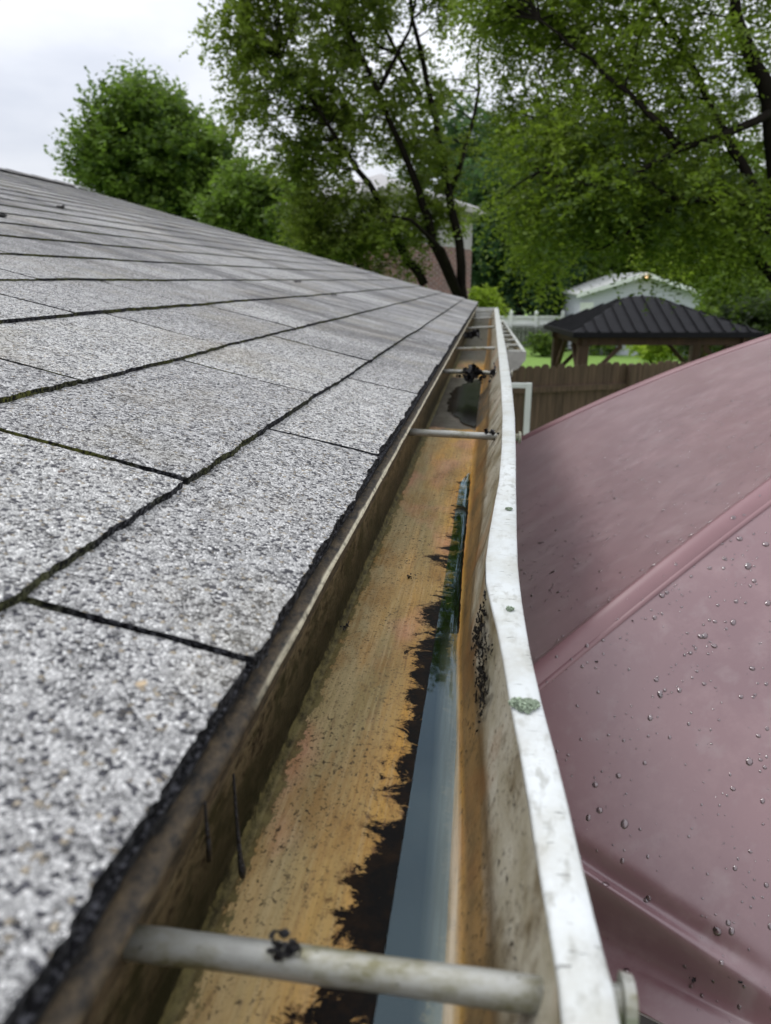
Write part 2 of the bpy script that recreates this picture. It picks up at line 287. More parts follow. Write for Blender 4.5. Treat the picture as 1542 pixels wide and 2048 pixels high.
# ================================================================== the house and its roof
SL = math.radians(15.2); RX, RZ = -.087, CZ - .14      # eave line of the shingles
def rp(u, y, w): return (RX - u * math.cos(SL) + w * math.sin(SL), y, RZ + u * math.sin(SL) + w * math.cos(SL))
Y0, Y1, URIDGE = -.9, 5.07, 2.78
def build_house():
    root = empty('house', (-3, 2.2, 0)); tag(root, 'house in the foreground under a low weathered grey asphalt shingle roof', 'house')
    V = []; F = []; FM = []; TB = []
    us = [0.0, .090, .236, .384, .527]
    while us[-1] + .145 < URIDGE: us.append(us[-1] + .145)
    us.append(URIDGE)
    offs = [.243, .405, .547, .137, .300]
    for k in range(len(us) - 1):
        ua, ub = us[k], us[k + 1]; E = ub - ua; T = .0050 if k < 2 else (.0042 if k < 4 else .0034)
        off = offs[k] if k < 5 else (offs[4] + .157 * (k - 4)) % .335
        per = .342 if k < 2 else .333
        sl = [off + per * n for n in range(-6, 22)]; sl = [q for q in sl if Y0 + .02 < q < Y1 - .02]; bounds = [Y0] + sl + [Y1]
        for i in range(len(bounds) - 1):
            ya, yb = bounds[i], bounds[i + 1]; rr = random.Random(k * 100 + i)
            g = .0042 if k == 0 else (rr.choice([.0050, .0058, .0064]) if k < 4 else rr.choice([.0016, .004, .003, .0022]))
            g = g * (1.25 if k == 0 and i < 4 else 1)
            ya2 = ya + (g / 2 if i else 0); yb2 = yb - (g / 2 if i < len(bounds) - 2 else 0)
            near = max(0, ya) < 1.3 and ua < .55
            st = .0035 if near else (.012 if ya < 2.5 else .03)
            ny = max(6, int((yb2 - ya2) / st)); nu = max(3, int(E / (st * 1.3))) if near else 4
            lift = rr.uniform(.0, .0012); du = rr.uniform(-.0015, .0015); base = len(V)
            jit = .0013 if near else .0008
            for a in range(nu + 1):
                for b in range(ny + 1):
                    u = ua + (E + .006) * a / nu; y = ya2 + (yb2 - ya2) * b / ny
                    if a == 0: u += du + .0022 * nz(y * 6, k * 3.1) + jit * nz(y * 260, k * 7.7) + .0022 * nz(y * 40, k)
                    if b == 0 and i: y += jit * nz(u * 260, k * 5 + i) + .0012 * nz(u * 25, i)
                    if b == ny and i < len(bounds) - 2: y += jit * nz(u * 260, k * 9 + i) + .0012 * nz(u * 25, i + .5)
                    w = T * (1 - .92 * a / nu) + lift * (1 - a / nu) + .0009 * nz(y * 9, u * 9) + (.0004 * nz(y * 400, u * 400) if near else 0)
                    cu = min(b, ny - b) * (yb2 - ya2) / ny
                    if a == 0 or cu < .002: w -= .0006
                    V.append(rp(u, y, w))
            TB += [rr.random()] * (len(V) - base); W_ = ny + 1
            for a in range(nu):
                for b in range(ny): F.append((base + a * W_ + b, base + a * W_ + b + 1, base + (a + 1) * W_ + b + 1, base + (a + 1) * W_ + b)); FM.append(0)
            def skirt(idx, dep):
                n0 = len(V)
                for q in idx: x, y, z = V[q]; V.append((x - dep * math.sin(SL) * .6, y, z - dep))
                TB.extend([.5] * len(idx))
                for q in range(len(idx) - 1): F.append((idx[q], n0 + q, n0 + q + 1, idx[q + 1])); FM.append(1)
            skirt([base + b for b in range(W_)], T + .003)
            if i: skirt([base + a * W_ for a in range(nu, -1, -1)], T * .9)
            if i < len(bounds) - 2: skirt([base + a * W_ + ny for a in range(nu + 1)], T * .9)
    for f_i in range(len(F)): F[f_i] = F[f_i][::-1]
    o = mesh('shingle_roof', V, F, [G, EDGE], None, False, FM); o.data.attributes.new('tab', 'FLOAT', 'POINT').data.foreach_set('value', TB); world_off(o, root)
    # asphalt under the slots and the black starter strip that stands out at the eave
    b = MB(); rows = []
    ys = np.concatenate([np.arange(Y0, 1.4, .003), np.arange(1.4, Y1, .02)])
    top = []; lip = []; bot = []; back = []
    for y in ys:
        e = -.0022 - .0008 * abs(nz(y * 220, 1)) - .0010 * nz(y * 30, 4)
        top.append(rp(URIDGE, y, -.0015)); back.append(rp(.02, y, -.0012)); lip.append(rp(e, y, -.0012 + .0008 * nz(y * 300, 2))); bot.append(rp(e + .0012, y, -.0092 + .0008 * nz(y * 200, 9)))
    b.sheet([top, back, lip, bot, [rp(.03, y, -.013) for y in ys]], 0)
    world_off(b.build('starter_strip', EDGE), root)
    # rear slope, ridge and boards
    b = MB(); apex = rp(URIDGE, 0, .004)
    rx, rz = apex[0], apex[2]
    b.add([(rx, Y0, rz), (rx, Y1, rz), (rx - 3.4, Y1, rz - .92), (rx - 3.4, Y0, rz - .92)], [(0, 1, 2, 3)])
    world_off(b.build('rear_slope', G), root)
    b = MB(); n = 24; st = (Y1 - Y0) / n
    for i in range(n):
        y = Y0 + i * st; h0, h1 = .007, .003; q = []
        for yy, h in ((y, h0), (y + st + .03, h1)):
            q.append([(rx + .13, yy, rz - .13 * math.tan(SL) + h + .004), (rx, yy, rz + h + .008), (rx - .13, yy, rz - .13 * math.tan(SL) + h + .004)])
        b.sheet(q); b.add([q[0][0], q[0][1], q[0][2], tuple(Vector(q[0][2]) - Vector((0, 0, .006))), tuple(Vector(q[0][1]) - Vector((0, 0, .006))), tuple(Vector(q[0][0]) - Vector((0, 0, .006)))], [(0, 1, 4, 5), (1, 2, 3, 4)])
    world_off(b.build('ridge_cap', G), root)
    b = MB(); b.box((-.117, (Y0 + Y1) / 2, CZ - .255), (.018, Y1 - Y0 - .02, .16)); world_off(b.build('fascia_board', FASC), root)
    b = MB()                                              # drip edge: a bent metal strip whose lip shows as a pale line
    ys = np.arange(Y0, Y1 - .01, .02)
    prof = [(-.14, -.1508), (-.092, -.1545), (-.0860, -.1562), (-.0842, -.1588), (-.0862, -.1622), (-.0940, -.1650), (-.0985, -.175), (-.1030, -.2)]
    b.sheet([[(x + .0009 * nz(y * 14, 3) * (1 if j < 6 else 0), y, CZ + z + .0008 * nz(y * 25, 7)) for y in ys] for j, (x, z) in enumerate(prof)])
    world_off(b.build('drip_edge', DRIP, None, True), root)
    b = MB(); b.box((-.30, (Y0 + Y1) / 2, CZ - .333), (.35, Y1 - Y0 - .04, .012)); world_off(b.build('soffit', simple('soffit_white', (.6, .6, .57))), root)
    b = MB(); b.box((-3.07, (Y0 + Y1) / 2 - .1, (CZ - .34) / 2), (5.2, Y1 - Y0 - .5, CZ - .34)); world_off(b.build('wall', simple('house_siding', (.42, .40, .36), .7, .1, 3, .1)), root)
    for y in (Y0 + .1, Y1 - .1):                          # gable ends above the wall
        b = MB()
        p = [rp(.1, y, -.03), rp(URIDGE, y, -.03), (rx - 3.3, y, rz - .95)]; p2 = [(a, c + .05, d) for a, c, d in p]
        b.add(p + p2, [(0, 1, 2), (3, 5, 4), (0, 3, 4, 1), (1, 4, 5, 2), (2, 5, 3, 0)])
        world_off(b.build('gable', simple('gable_white', (.5, .5, .47))), root)
    return root
build_house()

# ================================================================== the gutter
GY0, GY1 = -.6, 5.3
LY = [-.6, .148, .1605, .17, .1878, .2087, .2337, .2639, .3013, .3489, .3778, .4112, .442, .4775, .5417, .6237, .6921, .8243, 1.0525, 1.3687, 2.08, 4.92, 5.4]
LI = [.0251, .0251, .0251, .0245, .0233, .0218, .0206, .0184, .0153, .0121, .0097, .0062, .0034, .0029, .0053, .0096, .0136, .0174, .0213, .0226, .0222, .0190, .019]
LO = [.0405, .0401, .0399, .0389, .0376, .0362, .0348, .0327, .0297, .0269, .0259, .025, .0246, .0245, .0258, .0279, .0295, .0333, .0386, .0422, .0449, .046, .046]
FRY = [-.6, .2175, .2793, .3547, .4706, .6218, .937, 1.2317, 1.95, 2.8, 5.4]; FRX = [-.0036, -.0036, -.0054, -.0087, -.0140, -.0168, -.0184, -.0195, -.019, -.012, -.012]
SEDY = [-.6, .19, .2263, .2727, .3493, .4439, .5157, .6444, .8023, .8754, .96, 1.0, 1.25, 1.40, 5.4]; SEDX = [-.053, -.051, -.049, -.045, -.038, -.044, -.037, -.031, -.031, -.028, -.018, .02, .03, .03, .03]
WALLB, ZF = -.1035, -.2455
def build_gutter():
    root = empty('gutter', (-.04, 2.3, CZ - .25)); tag(root, 'long open rain gutter with a white dented front lip along the shingle roof edge', 'gutter')
    ys = np.concatenate([np.arange(GY0, 0, .02), np.arange(0, 1.3, .004), np.arange(1.3, 2.6, .012), np.arange(2.6, GY1 + .001, .05)])
    V = []; A = {k: [] for k in ('floorness', 'backwall', 'foot', 'footf', 'frontwall', 'fronth', 'sediment', 'palestrip', 'sludge')}; n = None
    for y in ys:
        li = interp(y, LY, LI); fr = interp(y, FRY, FRX); sx_ = interp(y, SEDY, SEDX); row = []
        def pt(x, z, **k): row.append((x, z, k))
        for t in np.linspace(0, 1, 12):
            pt(WALLB + .0006 * nz(y * 8, t * 2) , -.172 + (ZF + .005 + .172) * t, backwall=1, foot=t)
        for t in (.35, .75): pt(WALLB + .004 * t * t + .0008, ZF + .005 * (1 - t) ** 2, backwall=1, foot=1, footf=1)
        nf = 34
        for t in np.linspace(0, 1, nf):
            x = WALLB + .005 + (fr - WALLB - .005) * t
            z = ZF - .0022 * t + .0004 * nz(y * 3, x * 30)
            pale = max(0, min(1, (x - (fr - .013)) / .006)) if y < 1 else 0
            if y > .42: pale *= max(0, 1 - (y - .42) / .1)
            slud = 0
            if y > 1.2:
                slud = max(interp(y, [1.26, 1.32, 1.95, 2.05], [0, 1, 1, .1]), interp(y, [2.15, 2.35, 2.6, 6], [0, .35, .9, .9]))
            pt(x, z, floorness=t, footf=max(0, 1 - t * 9), sediment=(x - sx_) if (x < fr - .012 or y > .5) else (fr - .012 - x) * 3 + .02, palestrip=pale, sludge=slud)
        for t in np.linspace(0.08, 1, 22):
            # lower wall leans out, a crease, then the concave upper wall under the lip
            if t < .47: s_ = t / .47; x = fr + (.5 * (li - fr)) * s_ ** .9; z = ZF - .0022 + .026 * s_ ** 1.15
            else: s_ = (t - .47) / .53; x = fr + (li - fr) * (.5 + .5 * s_ ** 1.5) + .002 * math.sin(s_ * math.pi); z = ZF + .0238 + (.2455 - .0238 - .1825) * s_
            x += .0007 * nz(y * 12, t * 3)
            pt(x, z, frontwall=min(1, t * 6), fronth=t, floorness=1, sludge=(.7 if 1.3 < y < 1.7 else 0) * (1 - t))
        n = len(row)
        for x, z, k in row:
            V.append((x, y, CZ + z))
            for a in A: A[a].append(k.get(a, -.05 if a == 'sediment' else 0))
    F = [(i * n + k, i * n + k + 1, (i + 1) * n + k + 1, (i + 1) * n + k) for i in range(len(ys) - 1) for k in range(n - 1)]
    o = mesh('trough', V, F, TROUGH, None, True)
    for a, v in A.items():
        at_ = o.data.attributes.new(a, 'FLOAT', 'POINT'); at_.data.foreach_set('value', v)
    world_off(o, root)
    # the white lip: flat top, rolled hem, and the ogee face below it
    b = MB(); rows = []
    prof_n = 15
    cols = [[] for _ in range(prof_n)]
    for y in ys:
        li = interp(y, LY, LI); lo = interp(y, LY, LO); w = lo - li; fr = interp(y, FRY, FRX); h = CZ - .1800 + .0010 * nz(y * 2.2, 5) * min(1, max(0, y))
        P_ = [(li + .0015, h - .0055), (li + .0002, h - .0045), (li, h - .0012), (li + .0008, h - .0002), (li + w * .3, h + .0002), (li + w * .65, h + .0002), (lo - .0012, h - .0001), (lo - .0003, h - .0010), (lo, h - .0030), (lo + .0006, h - .012), (lo - .001, h - .022), (lo - .010, h - .032), (lo - .016, h - .048), (fr + .012, h - .064), (fr + .004, h - .0700)]
        for j, (x, z) in enumerate(P_): cols[j].append((x, y, z))
    b.sheet(cols); b2 = MB(); b2.sheet([[(interp(y, FRY, FRX) + .004, y, CZ - .2502) for y in ys], [(WALLB - .001, y, CZ - .2502) for y in ys]]); b.add(b2.v, b2.f)
    world_off(b.build('front_lip', WHITE, None, True), root)
    # end cap
    y = GY1; b = MB(); b.add([(WALLB, y, CZ - .178), (WALLB, y, CZ - .25), (-.012, y, CZ - .25), (.03, y, CZ - .225), (.046, y, CZ - .178)] + [(WALLB, y + .003, CZ - .178), (WALLB, y + .003, CZ - .25), (-.012, y + .003, CZ - .25), (.03, y + .003, CZ - .225), (.046, y + .003, CZ - .178)], [(0, 1, 2, 3, 4), (9, 8, 7, 6, 5), (0, 4, 9, 5)])
    world_off(b.build('end_cap', WHITE), root)
    # ferrules: a tube across the trough and the spike head outside the lip
    for k, (y, r, z0, z1) in enumerate([(.168, .0050, -.1935, -.1945), (.977, .0048, -.1925, -.196), (1.684, .0048, -.193, -.196), (2.295, .0048, -.197, -.193), (3.34, .0050, -.199, -.192), (4.19, .0050, -.199, -.192), (5.1, .005, -.196, -.192), (-.45, .005, -.194, -.194)]):
        li = interp(y, LY, LI); lo = interp(y, LY, LO); b = MB()
        pts = [Vector((-.108 + (li + .003 + .108) * t, y + .0004 * math.sin(t * 5), CZ + z0 + (z1 - z0) * t)) for t in np.linspace(0, 1, 9)]
        b.tube(pts, [r * (1 + .03 * math.sin(i * 2.1)) for i in range(9)], 20)
        f = b.build('ferrule', FERR, None, True)
        h = MB(); h.tube([(lo - .002, y, CZ + z1), (lo + .0045, y, CZ + z1), (lo + .0048, y, CZ + z1), (lo + .0080, y, CZ + z1), (lo + .0088, y, CZ + z1)], [.0050, .0052, .0082, .0076, .0045], 20)
        world_off(f, root); hd = h.build('spike_head', FERR, None, False); hd.parent = f
        hd.matrix_parent_inverse = f.matrix_parent_inverse.inverted() @ Matrix.Identity(4) if False else Matrix.Identity(4)
    return root
build_gutter()
# water standing along the low side
def build_water(name, ya, yb, xl, xr, z, mt=None):
    ys = np.arange(ya, yb, .008); rows = []
    for t in (0, .02, .06, .2, .4, .6, .72, .82, .9, .96, 1):
        r = []
        for y in ys:
            a, c = xl(y), xr(y); x = a + (c - a) * t
            zz = z + .0005 * max(0, (t - .62) / .38) ** 2
            r.append((x, y, CZ + zz))
        rows.append(r)
    b = MB(); b.sheet(rows[::-1]); o = b.build(name, mt or WATER, None, True); tag(o, kind='structure')
build_water('water', -.4, .985, lambda y: -.0305 + (.012 * max(0, (y - .9) / .085) ** 2) + .0003 * nz(y * 30, 3), lambda y: min(interp(y, FRY, FRX) - .0006, interp(y, [.0, .42, .5, 6], [-.004, -.0105, -.003, -.003])), -.24560)
build_water('water', 1.30, 2.02, lambda y: -.082 + .075 * (abs(y - 1.64) / .36) ** 3 + .012 * nz(y * 22, 8) + .006 * nz(y * 70, 2), lambda y: interp(y, FRY, FRX) + .0004, -.2448, MUDDY)

# a lower gutter beside the far end
def build_gutter2():
    a = Vector((.142, 3.05, CZ - .27)); c = Vector((.090, 5.5, CZ - .27)); d = (c - a).normalized(); s_ = Vector((-d.y, d.x, 0))  # s_ points to -x
    root = empty('gutter', tuple(a)); tag(root, 'small pale side gutter with an end cap outside the far end of the long lip', 'gutter')
    ln = (c - a).length; W_ = .115
    def q(t, x, z): return a + d * t + s_ * x + Vector((0, 0, z))
    prof = [(W_, 0), (W_, -.07), (.03, -.072), (.012, -.045), (.016, -.02), (.0, -.006)]
    b = MB(); b.sheet([[q(t, x, z) for t in np.linspace(0, ln, 12)] for x, z in prof]); world_off(b.build('trough', simple('gutter_tan', (.27, .22, .13), .6, .4, 12, .2)), root)
    b = MB(); b.sheet([[q(t, x, z) for t in np.linspace(0, ln, 12)] for x, z in [(.014, -.003), (.0135, .001), (0, .0015), (-.002, -.005), (.0, -.02), (.014, -.047), (.032, -.074), (W_, -.0745)]]); world_off(b.build('front_lip', WHITE), root)
    b = MB(); cp = [(W_, .0), (W_, -.045), (W_ - .02, -.066), (.05, -.074), (.025, -.062), (.0, -.03), (.0, 0.0)]; b.add([q(-.001, x, z) for x, z in cp] + [q(-.006, x, z) for x, z in cp], [tuple(range(6, -1, -1)), tuple(range(7, 14))] + [(i, (i + 1) % 7, (i + 1) % 7 + 7, i + 7) for i in range(7)])
    world_off(b.build('end_cap', simple('gutter_cap_pale', (.42, .42, .38))), root)
    for k in range(8):
        t = .05 + k * .30; b = MB(); b.tube([q(t, W_, -.006), q(t, W_ * .5, -.005), q(t, .004, -.004)], .008, 8); world_off(b.build('ferrule', FERR, None, True), root)
build_gutter2()

# ================================================================== litter in the gutter
def clump(c, size, n, seed, label, name='leaf_clump', cat='leaf debris', flat=.6, group='clumps of rotten leaves in the gutter', stems=3):
    rr = random.Random(seed); b = MB(); c = Vector(c)
    for i in range(n):
        p = Vector((rr.gauss(0, .36) * size[0], rr.gauss(0, .36) * size[1], abs(rr.gauss(0, .4)) * size[2] if flat else rr.gauss(0, .4) * size[2])); s_ = rr.uniform(.25, .5) * min(size[0], max(size[1], size[2]))
        R = Matrix.Rotation(rr.uniform(0, 6.3), 3, 'Z') @ Matrix.Rotation(rr.gauss(0, .9), 3, 'X') @ Matrix.Rotation(rr.gauss(0, .6), 3, 'Y')
        k = 7; ring = [Vector((math.cos(j * 6.283 / k) * s_ * rr.uniform(.5, 1.1), math.sin(j * 6.283 / k) * s_ * rr.uniform(.3, .8), rr.uniform(-.35, .35) * s_)) for j in range(k)]
        v = [Vector((0, 0, .2 * s_))] + ring; b.add([c + p + R @ q for q in v], [(0, j + 1, (j + 1) % k + 1) for j in range(k)])
        b.add([c + p + R @ (q * .8) - Vector((0, 0, s_ * .3)) for q in v], [(0, (j + 1) % k + 1, j + 1) for j in range(k)])
    for i in range(stems):
        p0 = c + Vector((rr.gauss(0, .2) * size[0], rr.gauss(0, .2) * size[1], 0)); dd = Vector((rr.uniform(-1, 1), rr.uniform(-1, .3), rr.uniform(-.4, .6))).normalized() * max(size) * rr.uniform(.5, .9)
        b.tube([p0, p0 + dd * .5 + Vector((0, 0, .1 * max(size))), p0 + dd], min(size) * .05, 5)
    o = b.build(name, BLACKD, None, False); tag(o, label, cat, group); return o
clump((-.0525, .1665, CZ - .1878), (.0062, .0046, .0044), 34, 1, 'small black clump of wet leaf rot sitting on the nearest gutter ferrule', stems=2)
clump((.004, .966, CZ - .1895), (.013, .008, .005), 22, 2, 'black leaf scrap beside the front lip on the second ferrule')
clump((-.040, 1.672, CZ - .196), (.023, .013, .022), 50, 3, 'largest black leaf clump, hanging over the third ferrule', flat=0, stems=5)
clump((-.016, 1.672, CZ - .198), (.012, .012, .018), 26, 4, 'narrow black leaf clump on the third ferrule right of the largest clump', flat=0)
clump((.010, 1.672, CZ - .195), (.012, .012, .018), 26, 5, 'black leaf clump wedged between the third ferrule and the front lip', flat=0)
clump((-.07, 3.0, CZ - .205), (.035, .07, .02), 34, 6, 'dark leaf heap far down the gutter against the roof edge')
clump((.0045, .432, CZ - .187), (.0030, .0045, .0035), 22, 7, 'tiny black tuft stuck under the lip at the dent')
clump((-.096, .49, CZ - .243), (.003, .006, .003), 14, 21, 'black crumb on the floor at the foot of the back wall')
clump((-.0605, .60, CZ - .2455), (.0032, .004, .0022), 10, 22, 'lone black crumb on the golden floor between the first two ferrules', stems=1)
clump((-.094, .228, CZ - .246), (.0016, .0030, .0015), 9, 23, 'thin black scrap on the pale floor below the near twigs')
def sludge():
    b = MB(); rr = random.Random(3)
    for i in range(260):
        y = .335 + .095 * rr.random() ** .8; li = interp(y, LY, LI); fr = interp(y, FRY, FRX); t = min(.93, .72 + rr.gauss(0, .09) + (y - .38) * 1.2); s_ = max(0, (t - .47) / .53)
        x = fr + (li - fr) * (.5 + .5 * s_ ** 1.5) - .0006; z = ZF + .0238 + (.039) * s_; r = rr.uniform(.0005, .0016)
        v = [(x + rr.uniform(-.0008, .0004), y + r * math.cos(a) * rr.uniform(1.2, 2.8), CZ + z + r * math.sin(a) * rr.uniform(.6, 1.4)) for a in np.linspace(0, 6.28, 7)[:-1]]
        b.add([(x - .0010, y, CZ + z)] + v, [(0, (j + 1) % 6 + 1, j + 1) for j in range(6)])
    tag(b.build('sludge_streak', simple('matt_sludge', (.008, .007, .006), .8, .4, 300, .3, spec=.1)), 'black sludge streak on the inner face of the front lip just before the dent', 'sludge')
sludge()
def twig(pts, r, label):
    b = MB(); pts = [Vector(p) for p in pts]; b.tube(pts, r, 7); tag(b.build('twig', BLACKD, None, True), label, 'twig', 'black twigs against the gutter back wall')
twig([(-.0985, .2545, CZ - .196), (-.0975, .252, CZ - .206), (-.0960, .2485, CZ - .218), (-.0945, .245, CZ - .229), (-.0935, .2440, CZ - .2355), (-.0933, .2438, CZ - .2385)], [.0005, .0007, .0008, .0011, .0018, .0010], 'black club-ended twig hanging down the back wall onto the floor')
twig([(-.0985, .2240, CZ - .176), (-.0975, .2215, CZ - .188), (-.0965, .2195, CZ - .2), (-.0965, .2190, CZ - .208)], [.0004, .0006, .0010, .0011], 'short straight black twig close below the shingle edge')
def lichen(px, py, S_, lab, seed=9):
    c = atz(px, py, -.1790); rr = random.Random(seed); b = MB()
    for i in range(int(240 * S_)):
        a = rr.uniform(0, 6.283); r = math.sqrt(rr.random()); x = math.cos(a) * r * .0066 * S_; y = math.sin(a) * r * .0052 * S_ * (1 + .25 * math.sin(a * 3)); z = .0014 * S_ * (1 - r * r) + rr.uniform(0, .0005); s_ = rr.uniform(.0004, .0008)
        p = c + Vector((x, y, z)); R = Matrix.Rotation(rr.uniform(0, 6.3), 3, 'Z') @ Matrix.Rotation(rr.gauss(0, .5), 3, 'X'); k = 7
        ring = [p + R @ Vector((math.cos(j * 6.283 / k) * s_ * rr.uniform(.7, 1.2), math.sin(j * 6.283 / k) * s_, s_ * .5)) for j in range(k)]; ring2 = [p + (q - p) * .55 - Vector((0, 0, s_ * 1.2)) for q in ring]
        b.add([p] + ring + ring2, [(0, j + 1, (j + 1) % k + 1) for j in range(k)] + [(j + 1, j + 1 + k, (j + 1) % k + 1 + k, (j + 1) % k + 1) for j in range(k)])
    b.tube([c - Vector((0, 0, .0015)), c + Vector((0, 0, .0006))], [.0050 * S_, .0034 * S_], 20)
    tag(b.build('lichen', LICH), lab, 'lichen')
lichen(1049, 1410, 1.0, 'round green grey lichen crust growing on the white front lip')
lichen(1020, 1218, .34, 'tiny flat lichen spot on the lip just past the dent', 4)
lichen(1018, 1018, .42, 'small olive lichen spot on the lip between the dent and the second ferrule', 5)
def roofat(x, y):
    d = FW + RT * ((x - 771) / FPX) + UP * ((1024 - y) / FPX); n = Vector((math.sin(SL), 0, math.cos(SL))); p0 = Vector((RX, 0, RZ)) + n * .0055; o = Vector((0, 0, CZ))
    return o + d * ((p0 - o).dot(n) / d.dot(n))
def flake(x, y, z, s_, col, label, name='leaf_flake'):
    c = atz(x, y, z) if z is not None else roofat(x, y); rr = random.Random(x); b = MB(); k = 9
    ring = [c + Vector((math.cos(j * 6.283 / k) * s_ * rr.uniform(.6, 1.2), math.sin(j * 6.283 / k) * s_ * rr.uniform(.6, 1.2), rr.uniform(0, .4) * s_)) for j in range(k)]
    b.add([c + Vector((0, 0, .3 * s_))] + ring + [q - Vector((0, 0, .3 * s_)) for q in ring], [(0, j + 1, (j + 1) % k + 1) for j in range(k)] + [(j + 1, j + 1 + k, (j + 1) % k + 1 + k, (j + 1) % k + 1) for j in range(k)])
    tag(b.build(name, simple('flake', col, .6, .3, 400, .3)), label, 'leaf scrap')
flake(283, 1368, -.1115, .0017, (.42, .32, .2), 'small tan leaf flake lying on the nearest full shingle tab')
flake(391, 1577, -.1590, .0009, (.6, .42, .15), 'tiny yellow seed husk caught below the black shingle edge', 'seed_husk')
flake(122, 943, None, .0018, (.12, .08, .06), 'small dark crumb on the shingle two rows up from the eave', 'leaf_crumb')

flake(596, 563, None, .012, (.05, .045, .045), 'dark curled leaf lying far up the roof near the long cross joint', 'curled_leaf')
flake(120, 414, None, .016, (.05, .045, .045), 'dark leaf on the upper left shingles just below the ridge', 'curled_leaf')
flake(4, 432, None, .014, (.03, .028, .028), 'black leaf lump at the left edge of the roof below the ridge', 'curled_leaf')
flake(668, 590, None, .008, (.05, .045, .045), 'small dark leaf stuck at a course edge in the middle of the roof', 'curled_leaf')
# ================================================================== the umbrella
UA = Vector((1.185, 1.485, CZ + .098)); UTH, UDR, UR, UN, UW = 2.626, .453, 1.545, 6, math.pi / 3
def ushape(th, s_):
    """canopy surface: th in ribs (0 = rib 1, counter-clockwise), s_ 0 apex .. 1 rim"""
    k = math.floor(th); f = th - k; a0 = UTH + k * UW; a1 = a0 + UW
    p0 = Vector((math.cos(a0), math.sin(a0), 0)); p1 = Vector((math.cos(a1), math.sin(a1), 0)); h = p0.lerp(p1, f) * UR * s_
    z = -UDR * UR * s_ + .084 * math.sin(math.pi * min(1, s_))
    sag = 4 * f * (1 - f); p = UA + h + Vector((0, 0, z))
    nrm = (p0 + p1).normalized() * UDR + Vector((0, 0, 1)); nrm.normalize()
    d = -.050 * sag * s_ ** 1.3 * (1 - .3 * s_)
    if k % UN == 1:                                      # loose folds near the rim of the panel next to the gutter
        for c0, w, am in FOLDS:
            e = math.exp(-((s_ - c0 - .1 * (f - .158)) / w) ** 2) * math.exp(-((f - .17) / .075) ** 2)
            d -= am * e * (1 + .5 * nz(f * 14, c0 * 40, 3))
        q = min(1, max(0, (s_ - .950 - .1 * (f - .158)) / .022)); d -= .052 * q * q * (3 - 2 * q) * math.exp(-((f - .15) / .10) ** 2)
    if s_ > .978: d += .013 * (s_ - .978) / .022          # stiff hem that turns up
    d += .004 * nz(h.x * 3, h.y * 3, 1.3) * sag + .0015 * nz(h.x * 14, h.y * 14, 2) * sag
    return p + nrm * d, nrm
FOLDS = [(.944, .0055, .010), (.9625, .0065, .020), (.9525, .0035, -.004)]
def build_umbrella():
    root = empty('patio_umbrella', (UA.x, UA.y, 0)); tag(root, 'big wet mauve patio umbrella with raised seams, beside the gutter', 'umbrella')
    b = MB()
    for k in range(UN):
        N = 80 if k in (0, 1) else 16; Mq = 170 if k in (0, 1) else 24
        b.sheet([[ushape(min(k + j / N, k + .99999), s_)[0] for j in range(N + 1)] for s_ in np.sort(np.concatenate([np.linspace(0, .9, Mq // 2), np.linspace(.905, 1, Mq // 2)]))])
    for k in range(UN):                                  # doubled hem under the rim
        N = 40; b.sheet([[ushape(min(k + j / N, k + .99999), 1.0)[0] + Vector((0, 0, -t)) - Vector((ushape(k + .5, 1)[0].x - UA.x, ushape(k + .5, 1)[0].y - UA.y, 0)).normalized() * t * .8 for j in range(N + 1)] for t in (0, .004, .03)])
    bmv = bmesh.new()
    o = b.build('canopy', MAUVE, None, True); bmv.from_mesh(o.data); bmesh.ops.remove_doubles(bmv, verts=bmv.verts, dist=.0004); bmv.to_mesh(o.data); bmv.free(); world_off(o, root)
    sm = MT('seam_tape'); c = sm.noise(12, 4); sm.col(sm.mix(sm.rng(c, .3, .7), (.18, .090, .099), (.225, .12, .128))); sm.rough(.4)
    for k in range(UN):
        b = MB(); W_ = .021 if k == 1 else .019
        rows = []
        for off, hh in ((-.012, .0002), (-.0115, .0014), (-.004, .0022), (.0, .0026), (.010, .0022), (.024, .0020), (.0248, .0013), (.0256, .0020), (.0312, .0020), (.0318, -.0008)):
            r = []
            for s_ in np.linspace(.03, 1, 80):
                dth = off / (UR * s_ * UW + 1e-6)
                dth = max(-.45, min(.45, dth)); th = (k + dth) % UN; p, q = ushape(th, s_); r.append(p + q * hh)
            rows.append(r)
        b.sheet(rows); world_off(b.build('seam', sm.mat, None, True), root)
    rm = simple('aluminium_rib', (.3, .3, .3), .4, .1, 5, 0, metal=.7)
    for k in range(UN):
        b = MB(); b.tube([ushape(k, s_)[0] - Vector((0, 0, .018)) for s_ in (.04, .3, .6, .97)], .007, 6); world_off(b.build('rib', rm), root)
    b = MB(); b.tube([(UA.x, UA.y, .05), (UA.x, UA.y, UA.z - .02)], .022, 14); world_off(b.build('pole', rm, None, True), root)
    b = MB(); b.tube([(UA.x, UA.y, UA.z - .02), (UA.x, UA.y, UA.z + .03), (UA.x, UA.y, UA.z + .07)], [.05, .03, .012], 14); world_off(b.build('finial', rm, None, True), root)
    b = MB(); b.tube([(UA.x, UA.y, .0), (UA.x, UA.y, .06), (UA.x, UA.y, .11)], [.3, .28, .05], 24); world_off(b.build('base', simple('umbrella_base', (.05, .05, .05))), root)
build_umbrella()
